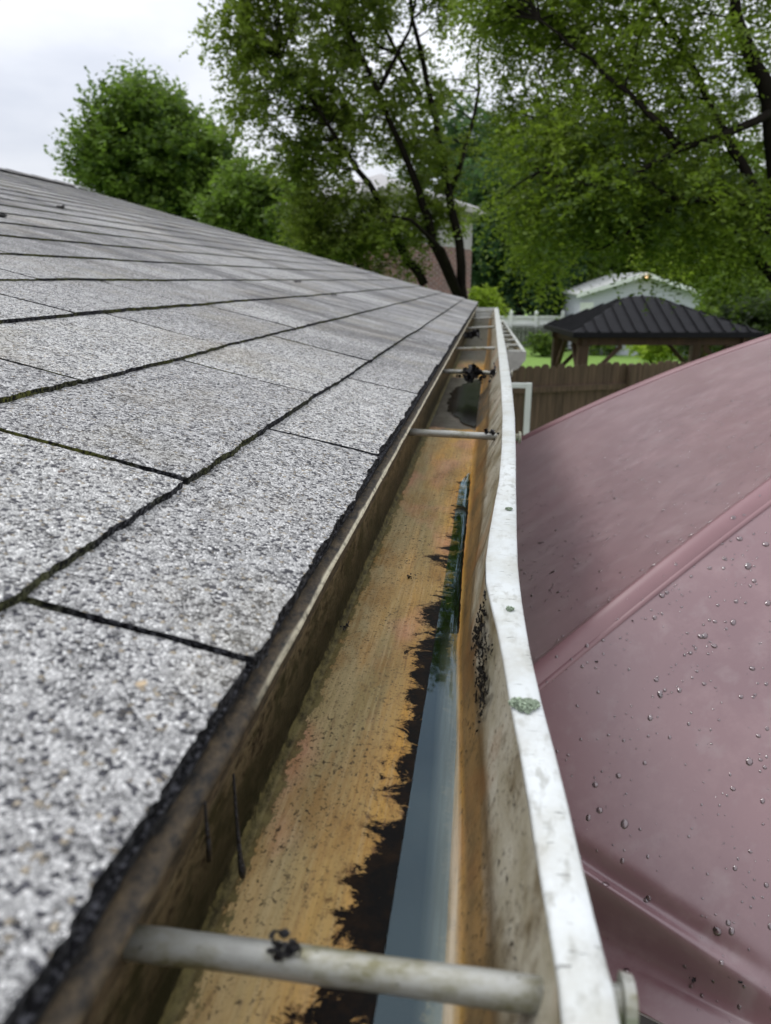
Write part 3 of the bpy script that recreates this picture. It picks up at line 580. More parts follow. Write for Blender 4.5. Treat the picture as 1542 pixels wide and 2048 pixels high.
def build_drops():
    rr = random.Random(4); V = []; F = []; segs = 8
    def drop(p, nrm, r, el):
        b0 = len(V); t = nrm.cross(Vector((0, 0, 1))).normalized(); s2 = nrm.cross(t).normalized()
        an = [(1, 0), (.93, .22), (.72, .40), (.38, .50)]
        for rr_, hh in an:
            for j in range(segs):
                a = 6.283 * j / segs; V.append(p + t * (math.cos(a) * rr_ * r) + s2 * (math.sin(a) * rr_ * r * el) + nrm * (hh * r * .8 - .0001))
        V.append(p + nrm * (.53 * r * .8)); n = len(an)
        for i in range(n - 1):
            for j in range(segs): F.append((b0 + i * segs + j, b0 + i * segs + (j + 1) % segs, b0 + (i + 1) * segs + (j + 1) % segs, b0 + (i + 1) * segs + j))
        for j in range(segs): F.append((b0 + (n - 1) * segs + j, b0 + (n - 1) * segs + (j + 1) % segs, b0 + n * segs))
    cen = [(rr.uniform(1.0, 1.32), rr.uniform(.55, .97)) for i in range(60)]
    for i in range(3000):
        if i < 700: c = cen[rr.randrange(len(cen))]; th = c[0] + rr.gauss(0, .012); s_ = c[1] + rr.gauss(0, .016)
        elif i < 1300: th = rr.uniform(1.0, 1.35); s_ = math.sqrt(rr.uniform(.3, .97))
        elif i < 1500: th = 1 + rr.uniform(-.018, .018); s_ = rr.uniform(.5, .93)
        else: th = rr.uniform(.35, 1.0); s_ = math.sqrt(rr.uniform(.1, .9))
        if not (0 < th < 2 and .1 < s_ < .99): continue
        p, q = ushape(th, s_); e = .002; pa, _ = ushape(th + e, s_); pb, _ = ushape(th, s_ - e); nrm = (pb - p).cross(pa - p).normalized()
        if nrm.z < 0: nrm = -nrm
        if abs(th - round(th)) * UR * s_ * UW < .03: p = p + nrm * .0012
        r = min(.0040, .0006 + rr.expovariate(1 / .0008)) if i < 1300 else min(.003, .0008 + rr.expovariate(1 / .0006)); drop(p, nrm, r, rr.uniform(.85, 1.5))
    for j in range(len(V)): V[j] = tuple(V[j])
    o = mesh('water_droplets', V, F, DROP, None, True); tag(o, 'clear rain droplets scattered over the mauve umbrella', 'water droplets', kind='stuff')
build_drops()
def crumbs():
    rr = random.Random(12)
    for i, ((x, y), r, lab) in enumerate([((1192, 1326), .0022, 'dark round crumb on the mauve fabric just right of the lichen'), ((1388, 1962), .0042, 'black wet pellet on the umbrella hem in the lower right corner'), ((1480, 1965), .0026, 'black stringy litter on the umbrella hem at the right edge'), ((1262, 1243), .0020, 'tiny dark seed below the raised seam on the mauve fabric')]):
        d = FW + RT * ((x - 771) / FPX) + UP * ((1024 - y) / FPX); best = None
        for th in np.linspace(1.0, 1.7, 90):
            for s_ in np.linspace(.3, 1, 120):
                p, q = ushape(th, s_); v = p - Vector((0, 0, CZ)); e = (v - d * (v.dot(d) / d.length_squared)).length
                if best is None or e < best[0]: best = (e, p + q * .001)
        o = clump(best[1], (r, r, r * .8), 12, 60 + i, lab, 'litter_crumb', 'litter crumb', group='dark crumbs on the umbrella fabric', stems=2 if i == 2 else 0)
crumbs()

# ================================================================== background buildings and yard things
WOOD = simple('cedar_brown', (.075, .042, .024), .75, .4, 9, .3, sc=(1, 1, .15))
OLDW = simple('weathered_picket', (.10, .062, .042), .85, .45, 7, .4, sc=(3, 3, .2))
def fence(name, label, a, b_, top, matp, pw=.14, gap=.012, post_every=2.4, ear=True, rails=(.45, 1.5), front=True, cap=False):
    a = Vector((a[0], a[1], 0)); b_ = Vector((b_[0], b_[1], 0)); d = b_ - a; L = d.length; d.normalize(); n = Vector((d.y, -d.x, 0)); rz = math.atan2(d.y, d.x)
    root = empty(name, tuple(a)); tag(root, label, 'fence'); rr = random.Random(int(L * 10)); m = MB(); t = 0
    while t < L:
        h = top * rr.uniform(.985, 1.01); w = pw * rr.uniform(.93, 1); c = a + d * (t + w / 2); z0 = .04; e = .035 if ear else 0
        p = [(-w / 2, z0), (w / 2, z0), (w / 2, h - e), (w / 2 - e, h), (-w / 2 + e, h), (-w / 2, h - e)]
        f = [c + d * x + Vector((0, 0, z)) for x, z in p]; k = len(f); m.add(f + [q + n * .018 for q in f], [tuple(range(k)), tuple(range(2 * k - 1, k - 1, -1))] + [(j, j + k, (j + 1) % k + k, (j + 1) % k) for j in range(k)])
        t += w + gap * rr.uniform(.4, 2.2)
    world_off(m.build('picket_panel', matp), root)
    s_ = 1 if front else -1
    for z in rails:
        m = MB(); m.box(a + d * L / 2 + n * (.045 * s_) + Vector((0, 0, z)), (L, .045, .09), rz); world_off(m.build('rail', matp), root)
    t = .05
    while t < L:
        m = MB(); m.box(a + d * t + n * .1 * s_ + Vector((0, 0, (top - .02) / 2)), (.11, .1, top - .02), rz); world_off(m.build('post', matp), root); t += post_every
    return root
fence('wood_fence', 'brown dog-eared wooden picket fence behind the mauve umbrella', (.05, 12.0), (8.2, 15.6), 1.8, OLDW, rails=(.4, 1.42), gap=.005)
fence('wood_fence', 'distant grey wooden fence under the white rail, far side of the lawn', (-3, 37.2), (9, 37.2), .98, simple('grey_fence_boards', (.11, .12, .095), .85, .3, 5, .3), pw=.18, ear=False, rails=(.3, .8))
def white_fence():
    root = empty('vinyl_fence', (2, 38, 0)); tag(root, 'white vinyl fence with capped posts to the left of the pale garage', 'fence'); wm = simple('white_vinyl', (.72, .74, .70), .4, .05, 2, 0)
    m = MB(); m.box((-.2, 38, .7), (7.2, .05, 1.35)); world_off(m.build('board_panel', wm), root)
    for z in (1.4, 1.05):
        m = MB(); m.box((-.2, 37.95, z), (7.2, .09, .10)); world_off(m.build('rail', wm), root)
    for x in (-3.5, -1.9, -.4, .95, 2.15, 3.4):
        m = MB(); m.box((x, 37.9, .78), (.16, .16, 1.56)); p = world_off(m.build('post', wm), root)
        c = MB(); c.tube([(x, 37.9, 1.56), (x, 37.9, 1.62), (x, 37.9, 1.75)], [.13, .12, .01], 4); q = c.build('post_cap', wm); q.parent = p; 
white_fence()
def shed():
    root = empty('garage', (5.8, 36, 0)); tag(root, 'pale blue-grey gabled garage with white trim behind the black roofed pergola', 'garage')
    Y = 34.0; L = at(1150, 600, Y).x; Rr = at(1416, 600, Y).x; ez = at(1131, 586, Y).z; pk = at(1281, 546, Y).z + .03; xm = (L + Rr) / 2 + .05; D = 7.0; ez -= .02
    sid = MT('pale_siding'); w = sid.t.nodes.new('ShaderNodeTexWave'); w.wave_type = 'BANDS'; w.bands_direction = 'Z'; w.inputs['Scale'].default_value = 2.6; sid.L(sid.vec(), w.inputs[0])
    sid.col(sid.mix(sid.rng(w.outputs[1], .8, 1), (.47, .48, .57), (.37, .38, .46))); sid.rough(.6)
    rot = .03
    def T(x, y, z): return Vector((xm + (x - xm) * math.cos(rot) - (y - Y) * math.sin(rot), Y + (x - xm) * math.sin(rot) + (y - Y) * math.cos(rot), z))
    wl, wr = L + .25, Rr - .3
    sl = (pk - ez) / (xm - L)
    def rz_(x): return pk - abs(x - xm) * sl - .12
    m = MB(); f = [T(wl, Y, 0), T(wr, Y, 0), T(wr, Y, rz_(wr)), T(xm, Y, rz_(xm)), T(wl, Y, rz_(wl))]; bk = [T(wl, Y + D, 0), T(wr, Y + D, 0), T(wr, Y + D, rz_(wr)), T(xm, Y + D, rz_(xm)), T(wl, Y + D, rz_(wl))]
    m.add(f + bk, [(0, 1, 2, 3, 4), (9, 8, 7, 6, 5), (0, 4, 9, 5), (1, 6, 7, 2)]); world_off(m.build('wall', sid.mat), root)
    rf = simple('grey_roofing', (.34, .35, .34), .8, .2, 4, .2); tr = simple('white_trim', (.66, .68, .67), .5, .06, 3, 0)
    for s_, x in ((-1, L), (1, Rr)):
        m = MB(); a = [T(xm, Y - .35, pk), T(x, Y - .35, ez), T(x, Y + D + .3, ez), T(xm, Y + D + .3, pk)]; m.add(a + [q - Vector((0, 0, .06)) for q in a], [(0, 1, 2, 3), (7, 6, 5, 4), (0, 4, 5, 1), (1, 5, 6, 2), (2, 6, 7, 3)]); world_off(m.build('roof', rf), root)
        m = MB(); a = [T(xm, Y - .37, pk - .0), T(x, Y - .37, ez - .0), T(x, Y - .37, ez - .17), T(xm, Y - .37, pk - .17)]; m.add(a + [q + Vector((0, .03, 0)) for q in a], [(0, 1, 2, 3), (7, 6, 5, 4), (0, 4, 5, 1), (2, 6, 7, 3)]); world_off(m.build('rake_trim', tr), root)
    m = MB(); m.box(T(wl + .25, Y - .04, 1.1), (.55, .05, 2.2), rot); world_off(m.build('corner_trim', tr), root)
    gl = MT('warm_lamp_glow'); gl.b.inputs['Emission Color'].default_value = (1, .55, .2, 1); gl.b.inputs['Emission Strength'].default_value = 2.2
    m = MB(); c = T(xm, Y - .45, pk - .20); m.tube([c + Vector((-.02, 0, -.06)), c + Vector((0, 0, -.02)), c + Vector((.0, 0, .05)), c + Vector((0, 0, .09))], [.03, .085, .07, .02], 10); world_off(m.build('gable_lamp', gl.mat, None, True), root)
shed()
def pergola():
    root = empty('pergola', (3.2, 16.6, 0)); tag(root, 'wooden garden pergola with black standing seam metal hip roof behind the brown fence', 'pergola')
    ph = math.radians(8); P1 = Vector((1.58, 15.0, 0)); ux = Vector((math.cos(ph), math.sin(ph), 0)); uy = Vector((-math.sin(ph), math.cos(ph), 0)); Lx, Ly = 3.6, 2.7; ez, rzz = CZ - .955, CZ - .315
    def q(x, y, z): return P1 + ux * x + uy * y + Vector((0, 0, z))
    mt = simple('black_metal_roof', (.010, .010, .012), .65, .2, 6, 0, spec=.12); r0, r1 = q(1.40, Ly / 2, rzz), q(Lx - 1.75, Ly / 2, rzz)
    c = [q(0, 0, ez), q(Lx, 0, ez), q(Lx, Ly, ez), q(0, Ly, ez)]
    for f, a0, a1, b0, b1 in (((c[0], c[1], r1, r0), c[0], c[1], r0, r1), ((c[1], c[2], r1), c[1], c[2], r1, r1), ((c[2], c[3], r0, r1), c[2], c[3], r1, r0), ((c[3], c[0], r0), c[3], c[0], r0, r0)):
        m = MB(); k = len(f); m.add(list(f) + [v - Vector((0, 0, .03)) for v in f], [tuple(range(k)), tuple(range(2 * k - 1, k - 1, -1))])
        w = (a1 - a0).length; ed = (a1 - a0).normalized(); s0 = (b0 - a0).dot(ed); s1 = (b1 - a0).dot(ed); nv = (a1 - a0).cross(b0 - a0).normalized() * .022
        n = int(w / .23)
        for i in range(1, n):
            s_ = w * i / n; up = (b0 - a0) - ed * s0; t = 1 if s0 <= s_ <= s1 else (s_ / s0 if s_ < s0 else (w - s_) / (w - s1)); t = max(.02, min(1, t)); a = a0 + ed * s_; b2 = a + up * t
            m.tube([a + nv, b2 + nv], .020, 4)
        world_off(m.build('roof_panel', mt), root)
    for a, b2 in ((c[0], c[1]), (c[1], c[2]), (c[2], c[3]), (c[3], c[0])):
        m = MB(); mid = (a + b2) / 2 - Vector((0, 0, .045)); dd = b2 - a; m.box(mid, (dd.length + .03, .04, .10), math.atan2(dd.y, dd.x)); world_off(m.build('roof_fascia', mt), root)
    ins = .25; ps = [(ins, ins), (Lx - ins, ins), (Lx - ins, Ly - ins), (ins, Ly - ins)]
    for i in range(4):
        a, b2 = ps[i], ps[(i + 1) % 4]; pa, pb = q(a[0], a[1], ez - .17), q(b2[0], b2[1], ez - .17); dd = pb - pa; m = MB(); m.box((pa + pb) / 2, (dd.length + .25, .09, .17), math.atan2(dd.y, dd.x)); world_off(m.build('beam', WOOD), root)
    for i, (x, y) in enumerate(ps):
        m = MB(); m.box(q(x, y, (ez - .25) / 2), (.19, .19, ez - .25), ph); world_off(m.build('post', WOOD), root)
        for dx, dy in ((1 if x < 1 else -1, 0), (0, 1 if y < 1 else -1)):
            m = MB(); p0 = q(x + dx * .08, y + dy * .08, ez - .95); p1 = q(x + dx * .75, y + dy * .75, ez - .27); m.tube([p0, p1], .06, 4); world_off(m.build('brace', WOOD), root)
pergola()
def pipe_frame():
    m = MB(); root = empty('pipe_frame', (0, 6, 0)); tag(root, 'plain white upright pipe frame standing in front of the wooden fence', 'frame'); wm = simple('white_pipe', (.62, .65, .62), .5, .08, 5, 0); a = at(1058, 766, 6)
    for x in (a.x, a.x - 1.1):
        m = MB(); m.box((x, 6, (a.z) / 2), (.045, .045, a.z)); world_off(m.build('upright', wm), root)
    m = MB(); m.box((a.x - .55, 6, a.z - .02), (1.05, .04, .035)); world_off(m.build('crossbar', wm), root)
pipe_frame()
def neighbour():
    root = empty('neighbour_house', (-4, 19, 0)); tag(root, 'neighbouring house of brick below and grey siding above, behind the slender trees', 'house')
    A_ = at(943, 520, 20.); B = at(795, 520, 15.2); Cc = Vector((-5.0, 18.2, 0)); D = Vector((-3.6, 24, 0)); pts = [Vector((A_.x, A_.y, 0)), Vector((B.x, B.y, 0)), Cc, D]
    tz = CZ + 20 * .0765; bz = CZ + 20 * .036
    bk = MT('brick_wall'); bt = bk.t.nodes.new('ShaderNodeTexBrick'); bk.L(bk.vec((1, 1, 1), (math.radians(90), 0, 0)), bt.inputs[0]); bt.inputs['Scale'].default_value = 4.5; bt.inputs['Color1'].default_value = (.20, .085, .07, 1); bt.inputs['Color2'].default_value = (.13, .06, .055, 1); bt.inputs['Mortar'].default_value = (.30, .25, .23, 1); bt.inputs['Mortar Size'].default_value = .03
    bk.col(bt.outputs[0]); bk.rough(.9)
    sd_ = simple('grey_siding', (.36, .34, .345), .7, .12, 2, .1)
    for nm, z0, z1, mt in (('brick_wall', 0, bz, bk.mat), ('siding_wall', bz, tz, sd_)):
        m = MB(); k = 4; v = [p + Vector((0, 0, z0)) for p in pts] + [p + Vector((0, 0, z1)) for p in pts]; m.add(v, [(j, j + k, (j + 1) % k + k, (j + 1) % k) for j in range(k)]); world_off(m.build(nm, mt), root)
    ctr = sum(pts, Vector()) / 4; ov = [p + (p - ctr).normalized() * .40 for p in pts]; m = MB(); v = [p + Vector((0, 0, tz - .03)) for p in ov] + [p + Vector((0, 0, tz + .10)) for p in ov]
    m.add(v, [(0, 1, 2, 3)] + [(j, j + 4, (j + 1) % 4 + 4, (j + 1) % 4) for j in range(4)]); world_off(m.build('fascia', simple('cream_fascia', (.33, .31, .29), .6, .1, 3, 0)), root)
    m = MB(); m.add([p + Vector((0, 0, tz + .105)) for p in ov] + [ctr + Vector((0, 0, tz + .9))], [(j, (j + 1) % 4, 4) for j in range(4)]); world_off(m.build('roof', simple('pale_shingles', (.36, .35, .35), .9, .2, 6, .2)), root)
neighbour()

# ================================================================== trees
def foliage(name, clusters, per, lsize, mat, parent=None, twig_len=.5, droop=.3, seed=1, aspect=.5, flatness=.5):
    """clusters: (n,5) x y z radius tint. Every leaf is a quad set along small drooping twigs."""
    r = np.random.default_rng(seed); c = np.asarray(clusters, float); nC = len(c); per_tw = 12; ntw = max(1, per // per_tw)
    cen = np.repeat(c, ntw, axis=0); n = len(cen)
    o = r.normal(size=(n, 3)); o /= np.linalg.norm(o, axis=1)[:, None]; o *= (r.random(n) ** .5)[:, None] * cen[:, 3:4]; start = cen[:, :3] + o * np.array([1, 1, .7])
    d = o / (np.linalg.norm(o, axis=1)[:, None] + 1e-6) + r.normal(size=(n, 3)) * .7; d /= np.linalg.norm(d, axis=1)[:, None]
    t = (np.arange(per_tw) + .5) / per_tw; L = twig_len * r.uniform(.6, 1.2, n)
    pos = start[:, None, :] + d[:, None, :] * (t[None, :, None] * L[:, None, None]); pos[..., 2] -= droop * (t ** 2)[None, :] * L[:, None]
    side = np.cross(d, [0, 0, 1.]); side /= np.linalg.norm(side, axis=1)[:, None] + 1e-6; sg = np.where(np.arange(per_tw) % 2, 1., -1.)
    pos = pos + side[:, None, :] * sg[None, :, None] * lsize * .6 + r.normal(size=pos.shape) * lsize * .35
    ax = side[:, None, :] * sg[None, :, None] + d[:, None, :] * .5 + r.normal(size=pos.shape) * .45; ax /= np.linalg.norm(ax, axis=2)[..., None]
    up = r.normal(size=pos.shape) * (1 - flatness) + np.array([0, 0, 1.]) * flatness; b = np.cross(ax, up); b /= np.linalg.norm(b, axis=2)[..., None] + 1e-6
    sz = lsize * r.uniform(.6, 1.25, pos.shape[:2])[..., None]
    q = np.stack([pos - ax * sz, pos + b * sz * aspect + ax * sz * .1, pos + ax * sz, pos - b * sz * aspect - ax * sz * .1], axis=2).reshape(-1, 3); nf = len(q) // 4
    me = bpy.data.meshes.new(name); me.vertices.add(len(q)); me.vertices.foreach_set('co', q.astype(np.float32).ravel()); me.loops.add(nf * 4); me.loops.foreach_set('vertex_index', np.arange(nf * 4, dtype=np.int32))
    me.polygons.add(nf); me.polygons.foreach_set('loop_start', np.arange(0, nf * 4, 4, dtype=np.int32)); me.update(calc_edges=True)
    tint = np.clip(np.repeat(cen[:, 4], per_tw) + r.normal(size=nf) * .16, 0, 1); a = me.attributes.new('tint', 'FLOAT', 'FACE'); a.data.foreach_set('value', tint.astype(np.float32))
    me.materials.append(mat); ob = bpy.data.objects.new(name, me); C.objects.link(ob)
    if parent is not None: world_off(ob, parent)
    return ob
def blob_clusters(blobs, seed, crad, n_scale=1.0):
    """blobs: (px, py, Y, rx, rz, ry, n, tint)"""
    r = np.random.default_rng(seed); out_ = []
    for px, py, Y, rx, rz, ry, n, tint in blobs:
        c = at(px, py, Y)
        for _ in range(int(n * n_scale)):
            v = r.normal(size=3); v /= np.linalg.norm(v); v *= r.random() ** .5
            out_.append((c.x + v[0] * rx, c.y + v[1] * ry, max(.2, c.z + v[2] * rz), crad * r.uniform(.6, 1.3), tint + r.normal() * .2))
    return np.array(out_)
def tree(name, label, group, limbs, blobs, mat, per=200, lsize=.05, crad=.35, seed=1, branch=.4, twig_len=.5, droop=.3, cat='tree', rbase=.12, flatness=.5, aspect=.5, brad=.014, nscale=1.0):
    """limbs: lists of (px, py, Y) in the photograph, first limb starts at the ground"""
    b0 = at(*limbs[0][0]); root = empty(name, (b0.x, b0.y, 0)); tag(root, label, cat, group); m = MB(); allp = []; rr = random.Random(seed)
    for i, lb in enumerate(limbs):
        pts = [at(*p[:3]) for p in lb]; 
        if i == 0: pts = [Vector((pts[0].x, pts[0].y, 0))] + pts; r0 = rbase
        else: r0 = lb[0][3] if len(lb[0]) > 3 else rbase * .6
        fine = []
        for a, b in zip(pts[:-1], pts[1:]):
            for t in (0, .33, .66): fine.append(a.lerp(b, t) + Vector((rr.gauss(0, 1), rr.gauss(0, 1), 0)) * (a - b).length * .018)
        fine.append(pts[-1]); k = len(fine); m.tube(fine, [max(.012, r0 * (1 - .85 * j / k)) for j in range(k)], 7); allp += fine
    cl = blob_clusters(blobs, seed, crad, nscale); ap = np.array([tuple(p) for p in allp])
    for c in cl:
        if rr.random() > branch: continue
        dd = np.linalg.norm(ap - c[:3], axis=1) + np.maximum(0, ap[:, 2] - c[2]) * 1.5; p0 = Vector(ap[int(np.argmin(dd))]); p1 = Vector(c[:3]); L = (p1 - p0).length
        if L < .1 or L > 6: continue
        mid = p0.lerp(p1, .5) + Vector((rr.gauss(0, .08), rr.gauss(0, .08), .08)) * L; m.tube([p0, p0.lerp(mid, .55) + Vector((rr.gauss(0, .03), 0, rr.gauss(0, .03))) * L, mid, mid.lerp(p1, .5) + Vector((rr.gauss(0, .04), 0, .02)) * L, p1], [brad * (.8 + .25 * L), brad * (.6 + .2 * L), brad * (.5 + .15 * L), brad * .5, .004], 5, cap=False)
    world_off(m.build('trunk', BARK, None, True), root); foliage('crown', cl, per, lsize, mat, root, twig_len, droop, seed, aspect, flatness); return root

# slender tree in the middle (several stems), feathery leaves
Yc = 13.0
tree('slender_tree', 'tall many-stemmed tree with airy leaves rising above the roof end', None,
     [[(925, 620, Yc), (917, 481, Yc), (899, 382, Yc), (880, 300, Yc), (845, 111, Yc + .2), (820, 0, Yc + .2), (790, -260, Yc + .3)],
      [(922, 600, Yc, .085), (872, 490, Yc - .1), (845, 409, Yc - .2), (817, 327, Yc - .3), (755, 190, Yc - .5), (700, 60, Yc - .7), (640, -150, Yc - 1)],
      [(849, 569, Yc - .3, .075), (800, 490, Yc - .4), (755, 395, Yc - .5), (695, 310, Yc - .7), (640, 220, Yc - .9), (560, 120, Yc - 1.2)],
      [(899, 382, Yc, .05), (950, 240, Yc + .8), (960, 60, Yc + 1.2)], [(845, 200, Yc + .1, .045), (770, 60, Yc + .6), (740, -150, Yc + 1)],
      [(755, 190, Yc - .5, .04), (820, 60, Yc), (860, -150, Yc + .2)], [(922, 600, Yc, .06), (885, 500, Yc - .4), (822, 440, Yc - .8), (770, 430, Yc - 1)]],
     [(560, 60, Yc - .8, .95, 1.2, 1.2, 62, .40), (500, 150, Yc - .8, .60, .9, 1., 26, .45), (660, 200, Yc - .5, 1.0, .9, 1.3, 46, .38), (700, 30, Yc, 1.1, 1.2, 1.5, 62, .4), (830, 120, Yc + .4, .85, 1.5, 1.4, 44, .36),
      (840, 330, Yc + .5, .85, .6, 1.2, 30, .36), (620, 330, Yc - .5, .9, .45, 1., 24, .35), (590, 280, Yc - .5, .6, .5, .8, 10, .4), (800, -150, Yc, 1.4, 1.4, 1.6, 60, .4), (600, -150, Yc - .5, 1.4, 1.2, 1.5, 50, .4), (940, -300, Yc, 1.6, 1.6, 1.6, 60, .4), (740, 260, Yc, .9, .7, 1.1, 22, .36), (500, 10, Yc - .8, .5, .7, .9, 26, .42), (850, 440, Yc + .3, .55, .45, .6, 26, .36), (780, 470, Yc - .6, .4, .4, .5, 14, .34)],
     LEAF_C, per=220, lsize=.042, crad=.21, seed=3, branch=.6, twig_len=.32, droop=.35, nscale=.62, rbase=.095)
# big locust on the right
Yr = 9.0
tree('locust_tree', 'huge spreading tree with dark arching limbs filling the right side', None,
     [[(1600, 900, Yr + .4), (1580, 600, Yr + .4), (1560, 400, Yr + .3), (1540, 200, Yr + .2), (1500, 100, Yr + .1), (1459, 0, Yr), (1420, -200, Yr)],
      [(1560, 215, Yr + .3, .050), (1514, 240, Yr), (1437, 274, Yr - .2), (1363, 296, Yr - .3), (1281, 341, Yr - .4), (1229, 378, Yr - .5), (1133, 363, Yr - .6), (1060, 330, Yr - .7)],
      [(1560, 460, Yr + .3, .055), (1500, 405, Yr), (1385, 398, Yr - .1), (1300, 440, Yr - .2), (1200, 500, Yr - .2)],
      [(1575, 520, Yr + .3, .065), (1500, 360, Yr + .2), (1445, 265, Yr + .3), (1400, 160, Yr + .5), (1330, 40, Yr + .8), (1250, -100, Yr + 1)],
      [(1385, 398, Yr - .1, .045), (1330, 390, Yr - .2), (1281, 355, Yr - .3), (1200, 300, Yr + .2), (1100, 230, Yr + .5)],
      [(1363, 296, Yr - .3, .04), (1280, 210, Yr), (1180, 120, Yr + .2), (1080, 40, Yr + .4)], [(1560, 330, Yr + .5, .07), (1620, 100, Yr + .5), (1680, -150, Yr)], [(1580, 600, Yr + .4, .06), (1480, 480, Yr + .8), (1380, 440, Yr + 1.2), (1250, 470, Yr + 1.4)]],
     [(1100, 40, Yr + 1.2, .9, .8, 1.1, 62, .50), (1230, 150, Yr + .8, 1.0, .65, 1.2, 66, .46), (1350, 40, Yr + .6, 1.1, .9, 1.5, 62, .42), (1060, 250, Yr + 1.6, .55, .55, .9, 30, .38), (1150, 290, Yr + .2, .75, .42, 1.0, 60, .22), (1300, 260, Yr + .5, .8, .45, 1.1, 30, .3), (1130, 400, Yr - .2, .8, .42, .9, 64, .12), (1290, 410, Yr + .2, .9, .42, 1., 60, .14), (1450, 450, Yr + .6, .9, .5, 1., 50, .28), (1075, 500, Yr + 1.5, .35, .5, .5, 24, .45), (1480, 230, Yr + 1.4, .9, 1.0, 1.2, 26, .32), (1560, 40, Yr + .8, 1.0, .9, 1.2, 40, .34), (1010, -60, Yr + 1.5, .8, .8, 1.0, 40, .55), (1200, -150, Yr + 1, 1.6, .9, 1.6, 70, .5), (1450, -200, Yr + .5, 1.6, 1, 1.6, 60, .45), (1560, 420, Yr + 1.2, .8, 1., 1.2, 34, .28), (1380, 340, Yr + 1.4, .9, .5, .9, 30, .3), (1000, 20, Yr + 1.5, .40, .6, .7, 18, .5)],  # blob tints paint in the brighter upper left and the shaded mid-crown
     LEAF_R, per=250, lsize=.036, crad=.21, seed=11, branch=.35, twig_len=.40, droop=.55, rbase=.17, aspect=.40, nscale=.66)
# rounded tree on the left beyond the roof
tree('round_tree', 'round full green tree standing alone against the sky on the left', None, [[(330, 470, 26), (330, 380, 26), (325, 300, 26)], [(330, 400, 26, .12), (260, 300, 26), (210, 240, 26)], [(330, 400, 26, .12), (390, 300, 26), (420, 240, 26)]],
     [(300, 315, 26, 2.1, 1.9, 2.2, 190, .42), (215, 350, 26, 1.15, 1.2, 1.3, 56, .42), (400, 345, 25.5, 1.35, 1.4, 1.5, 76, .38), (300, 235, 26, 1.3, .9, 1.4, 50, .5), (330, 440, 26, 2.4, 1.1, 2, 70, .3)], LEAF_M, per=150, lsize=.10, crad=.32, seed=5, branch=.2, twig_len=.75, droop=-.35, rbase=.22, brad=.02)
tree('young_tree', 'light green feathery tree low above the shingles right of the round tree', None, [[(500, 520, 18), (500, 420, 18), (495, 360, 18)]],
     [(490, 410, 18, .75, .95, .8, 60, .6), (530, 450, 18, .6, .7, .7, 34, .5), (455, 440, 18, .35, .5, .6, 22, .55), (560, 400, 18, .6, .7, .5, 30, .5), (600, 440, 17, .5, .6, .5, 30, .45)], LEAF_M, per=180, lsize=.06, crad=.28, seed=6, branch=.3, twig_len=.4, droop=.4, rbase=.09)
tree('dark_shrub', 'thin dark green shrub with bare twigs behind the roof in front of the brick house', None, [[(690, 590, 12.5), (690, 480, 12.5)], [(690, 540, 12.5, .04), (740, 440, 12.5)], [(690, 540, 12.5, .04), (630, 440, 12.5)]],
     [(650, 470, 12.5, .62, .62, .6, 62, .34), (730, 480, 12.6, .5, .7, .6, 52, .28), (620, 420, 12.4, .5, .45, .5, 30, .4), (720, 395, 12.4, .5, .25, .5, 12, .4), (820, 520, 12.6, .25, .3, .4, 6, .3)], LEAF_C, per=210, lsize=.034, crad=.18, seed=8, nscale=.62, branch=.8, twig_len=.28, cat='shrub', rbase=.06)
# trees beyond the garden
bt = [('tall dark blue-green tree behind the small bright bush at the roof end', [[(1035, 640, 40), (1035, 500, 40), (1025, 380, 40)], [(1060, 620, 40, .2), (1050, 480, 40), (1080, 380, 40)]], [(1020, 420, 40, 3.0, 3.4, 2.5, 110, .35), (1050, 560, 41, 2.6, 1.8, 2, 70, .22), (975, 520, 41, 1.4, 2.4, 2, 60, .3)], LEAF_B),
      ('blue-green tree showing through the gap beside the grey house wall', [[(985, 640, 46), (985, 480, 46), (990, 380, 46)]], [(985, 400, 46, 2.6, 4.5, 2.5, 120, .4), (930, 330, 46, 3, 3, 3, 80, .42)], LEAF_B),
      ('mid green tree behind the left end of the pale garage', [[(1120, 640, 44), (1125, 500, 44), (1120, 420, 44)]], [(1120, 480, 44, 2.8, 3.6, 2.5, 130, .4), (1150, 560, 43, 2.2, 1.6, 2, 60, .35)], LEAF_M),
      ('broad dark green tree behind the middle of the pale garage', [[(1250, 620, 48), (1260, 500, 48), (1270, 400, 48)]], [(1260, 470, 48, 4.2, 3.8, 3, 170, .3), (1200, 380, 50, 3.5, 3, 3, 80, .4)], LEAF_D),
      ('leafy green tree rising behind the right end of the pale garage', [[(1440, 640, 42), (1440, 500, 42), (1430, 400, 42)]], [(1440, 460, 42, 3.6, 4, 3, 150, .4), (1520, 520, 42, 3.2, 3.2, 2.5, 120, .3)], LEAF_M)]
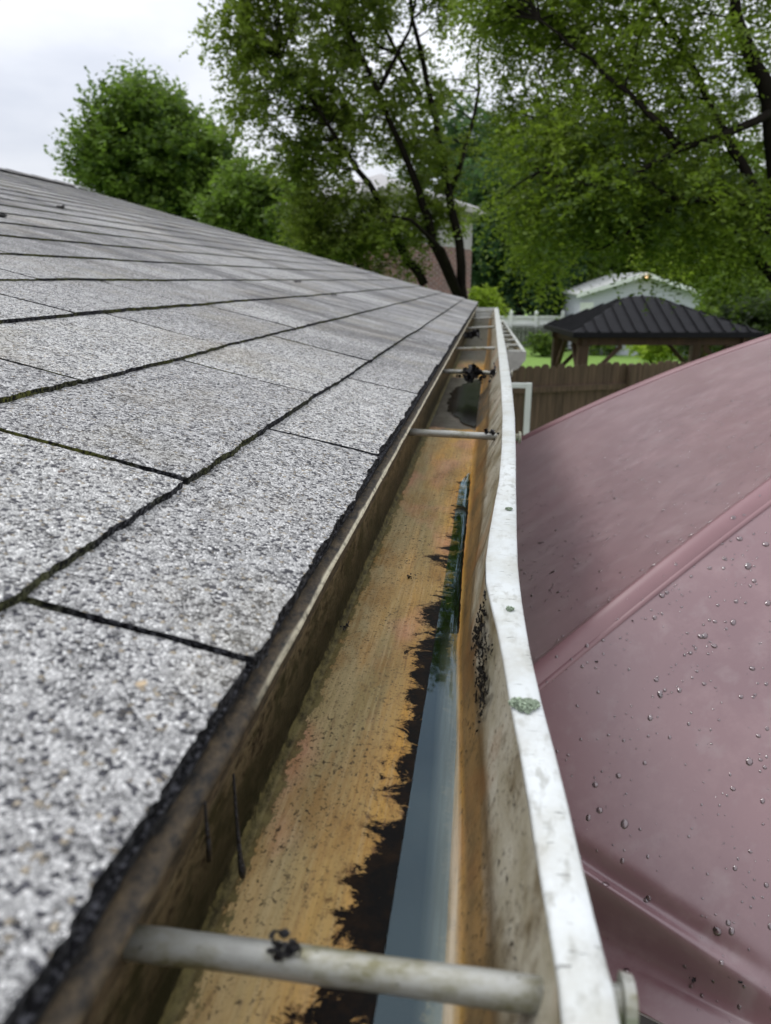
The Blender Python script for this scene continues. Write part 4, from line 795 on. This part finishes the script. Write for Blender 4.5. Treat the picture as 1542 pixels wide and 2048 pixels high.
for i, (lab, lm, bl, mt) in enumerate(bt):
    tree('background_tree', lab, 'trees beyond the garden', lm, bl, mt, per=110, lsize=.17, crad=.65, seed=20 + i, branch=.15, twig_len=.9, droop=.3, rbase=.22, brad=.03)
def bush(name, label, blobs, mat, lsize, per, seed, group=None, crad=.25):
    c = at(*blobs[0][:3]); root = empty(name, (c.x, c.y, 0)); tag(root, label, 'bush', group); cl = blob_clusters(blobs, seed, crad); m = MB()
    for k in range(7):
        q = cl[(k * 7) % len(cl)]; m.tube([(c.x, c.y, 0), (c.x * .5 + q[0] * .5, c.y * .5 + q[1] * .5, q[2] * .6), tuple(q[:3])], [.03, .02, .008], 5)
    world_off(m.build('stem', BARK), root); foliage('foliage', cl, per, lsize, mat, root, crad * 1.2, .2, seed)
bush('bush', 'small bright green bush just past the end of the shingle roof', [(968, 598, 14, .24, .22, .3, 30, .6), (985, 618, 14, .25, .16, .3, 20, .65)], LEAF_Y, .03, 130, 31, crad=.1)
bush('bush', 'tall yellow-green bush behind the garage ridge on the right', [(1370, 545, 40, 1.9, 1.3, 1.2, 60, .55), (1310, 525, 41, 1.0, .7, 1, 24, .6)], LEAF_Y, .12, 100, 32, crad=.4)
bush('bush', 'large fresh green bush at the right edge above the pergola roof', [(1470, 600, 24, 1.1, .9, 1, 90, .6), (1530, 570, 24, .8, 1.3, 1, 60, .5), (1500, 650, 23, 1, .4, .8, 30, .3)], LEAF_M, .07, 150, 33, crad=.3)
bush('bush', 'rounded light green bush seen under the right half of the pergola roof', [(1320, 690, 27, .95, .42, .7, 50, .75), (1380, 680, 27, .9, .45, .7, 34, .65)], LEAF_Y, .06, 130, 34, crad=.25)
bush('bush', 'low green plants seen under the left of the pergola by the far fence', [(1085, 690, 33, .45, .5, .5, 26, .5), (1200, 690, 34, .8, .4, .5, 26, .45)], LEAF_M, .07, 110, 35, crad=.25)
bush('bush', 'dark evergreen bush in shade at the right end of the pergola', [(1440, 690, 22, 1.2, .5, .8, 60, .15), (1520, 650, 21, .8, .6, .8, 50, .15), (1500, 700, 20, 1, .5, .6, 40, .12)], LEAF_D, .06, 150, 36, crad=.3)
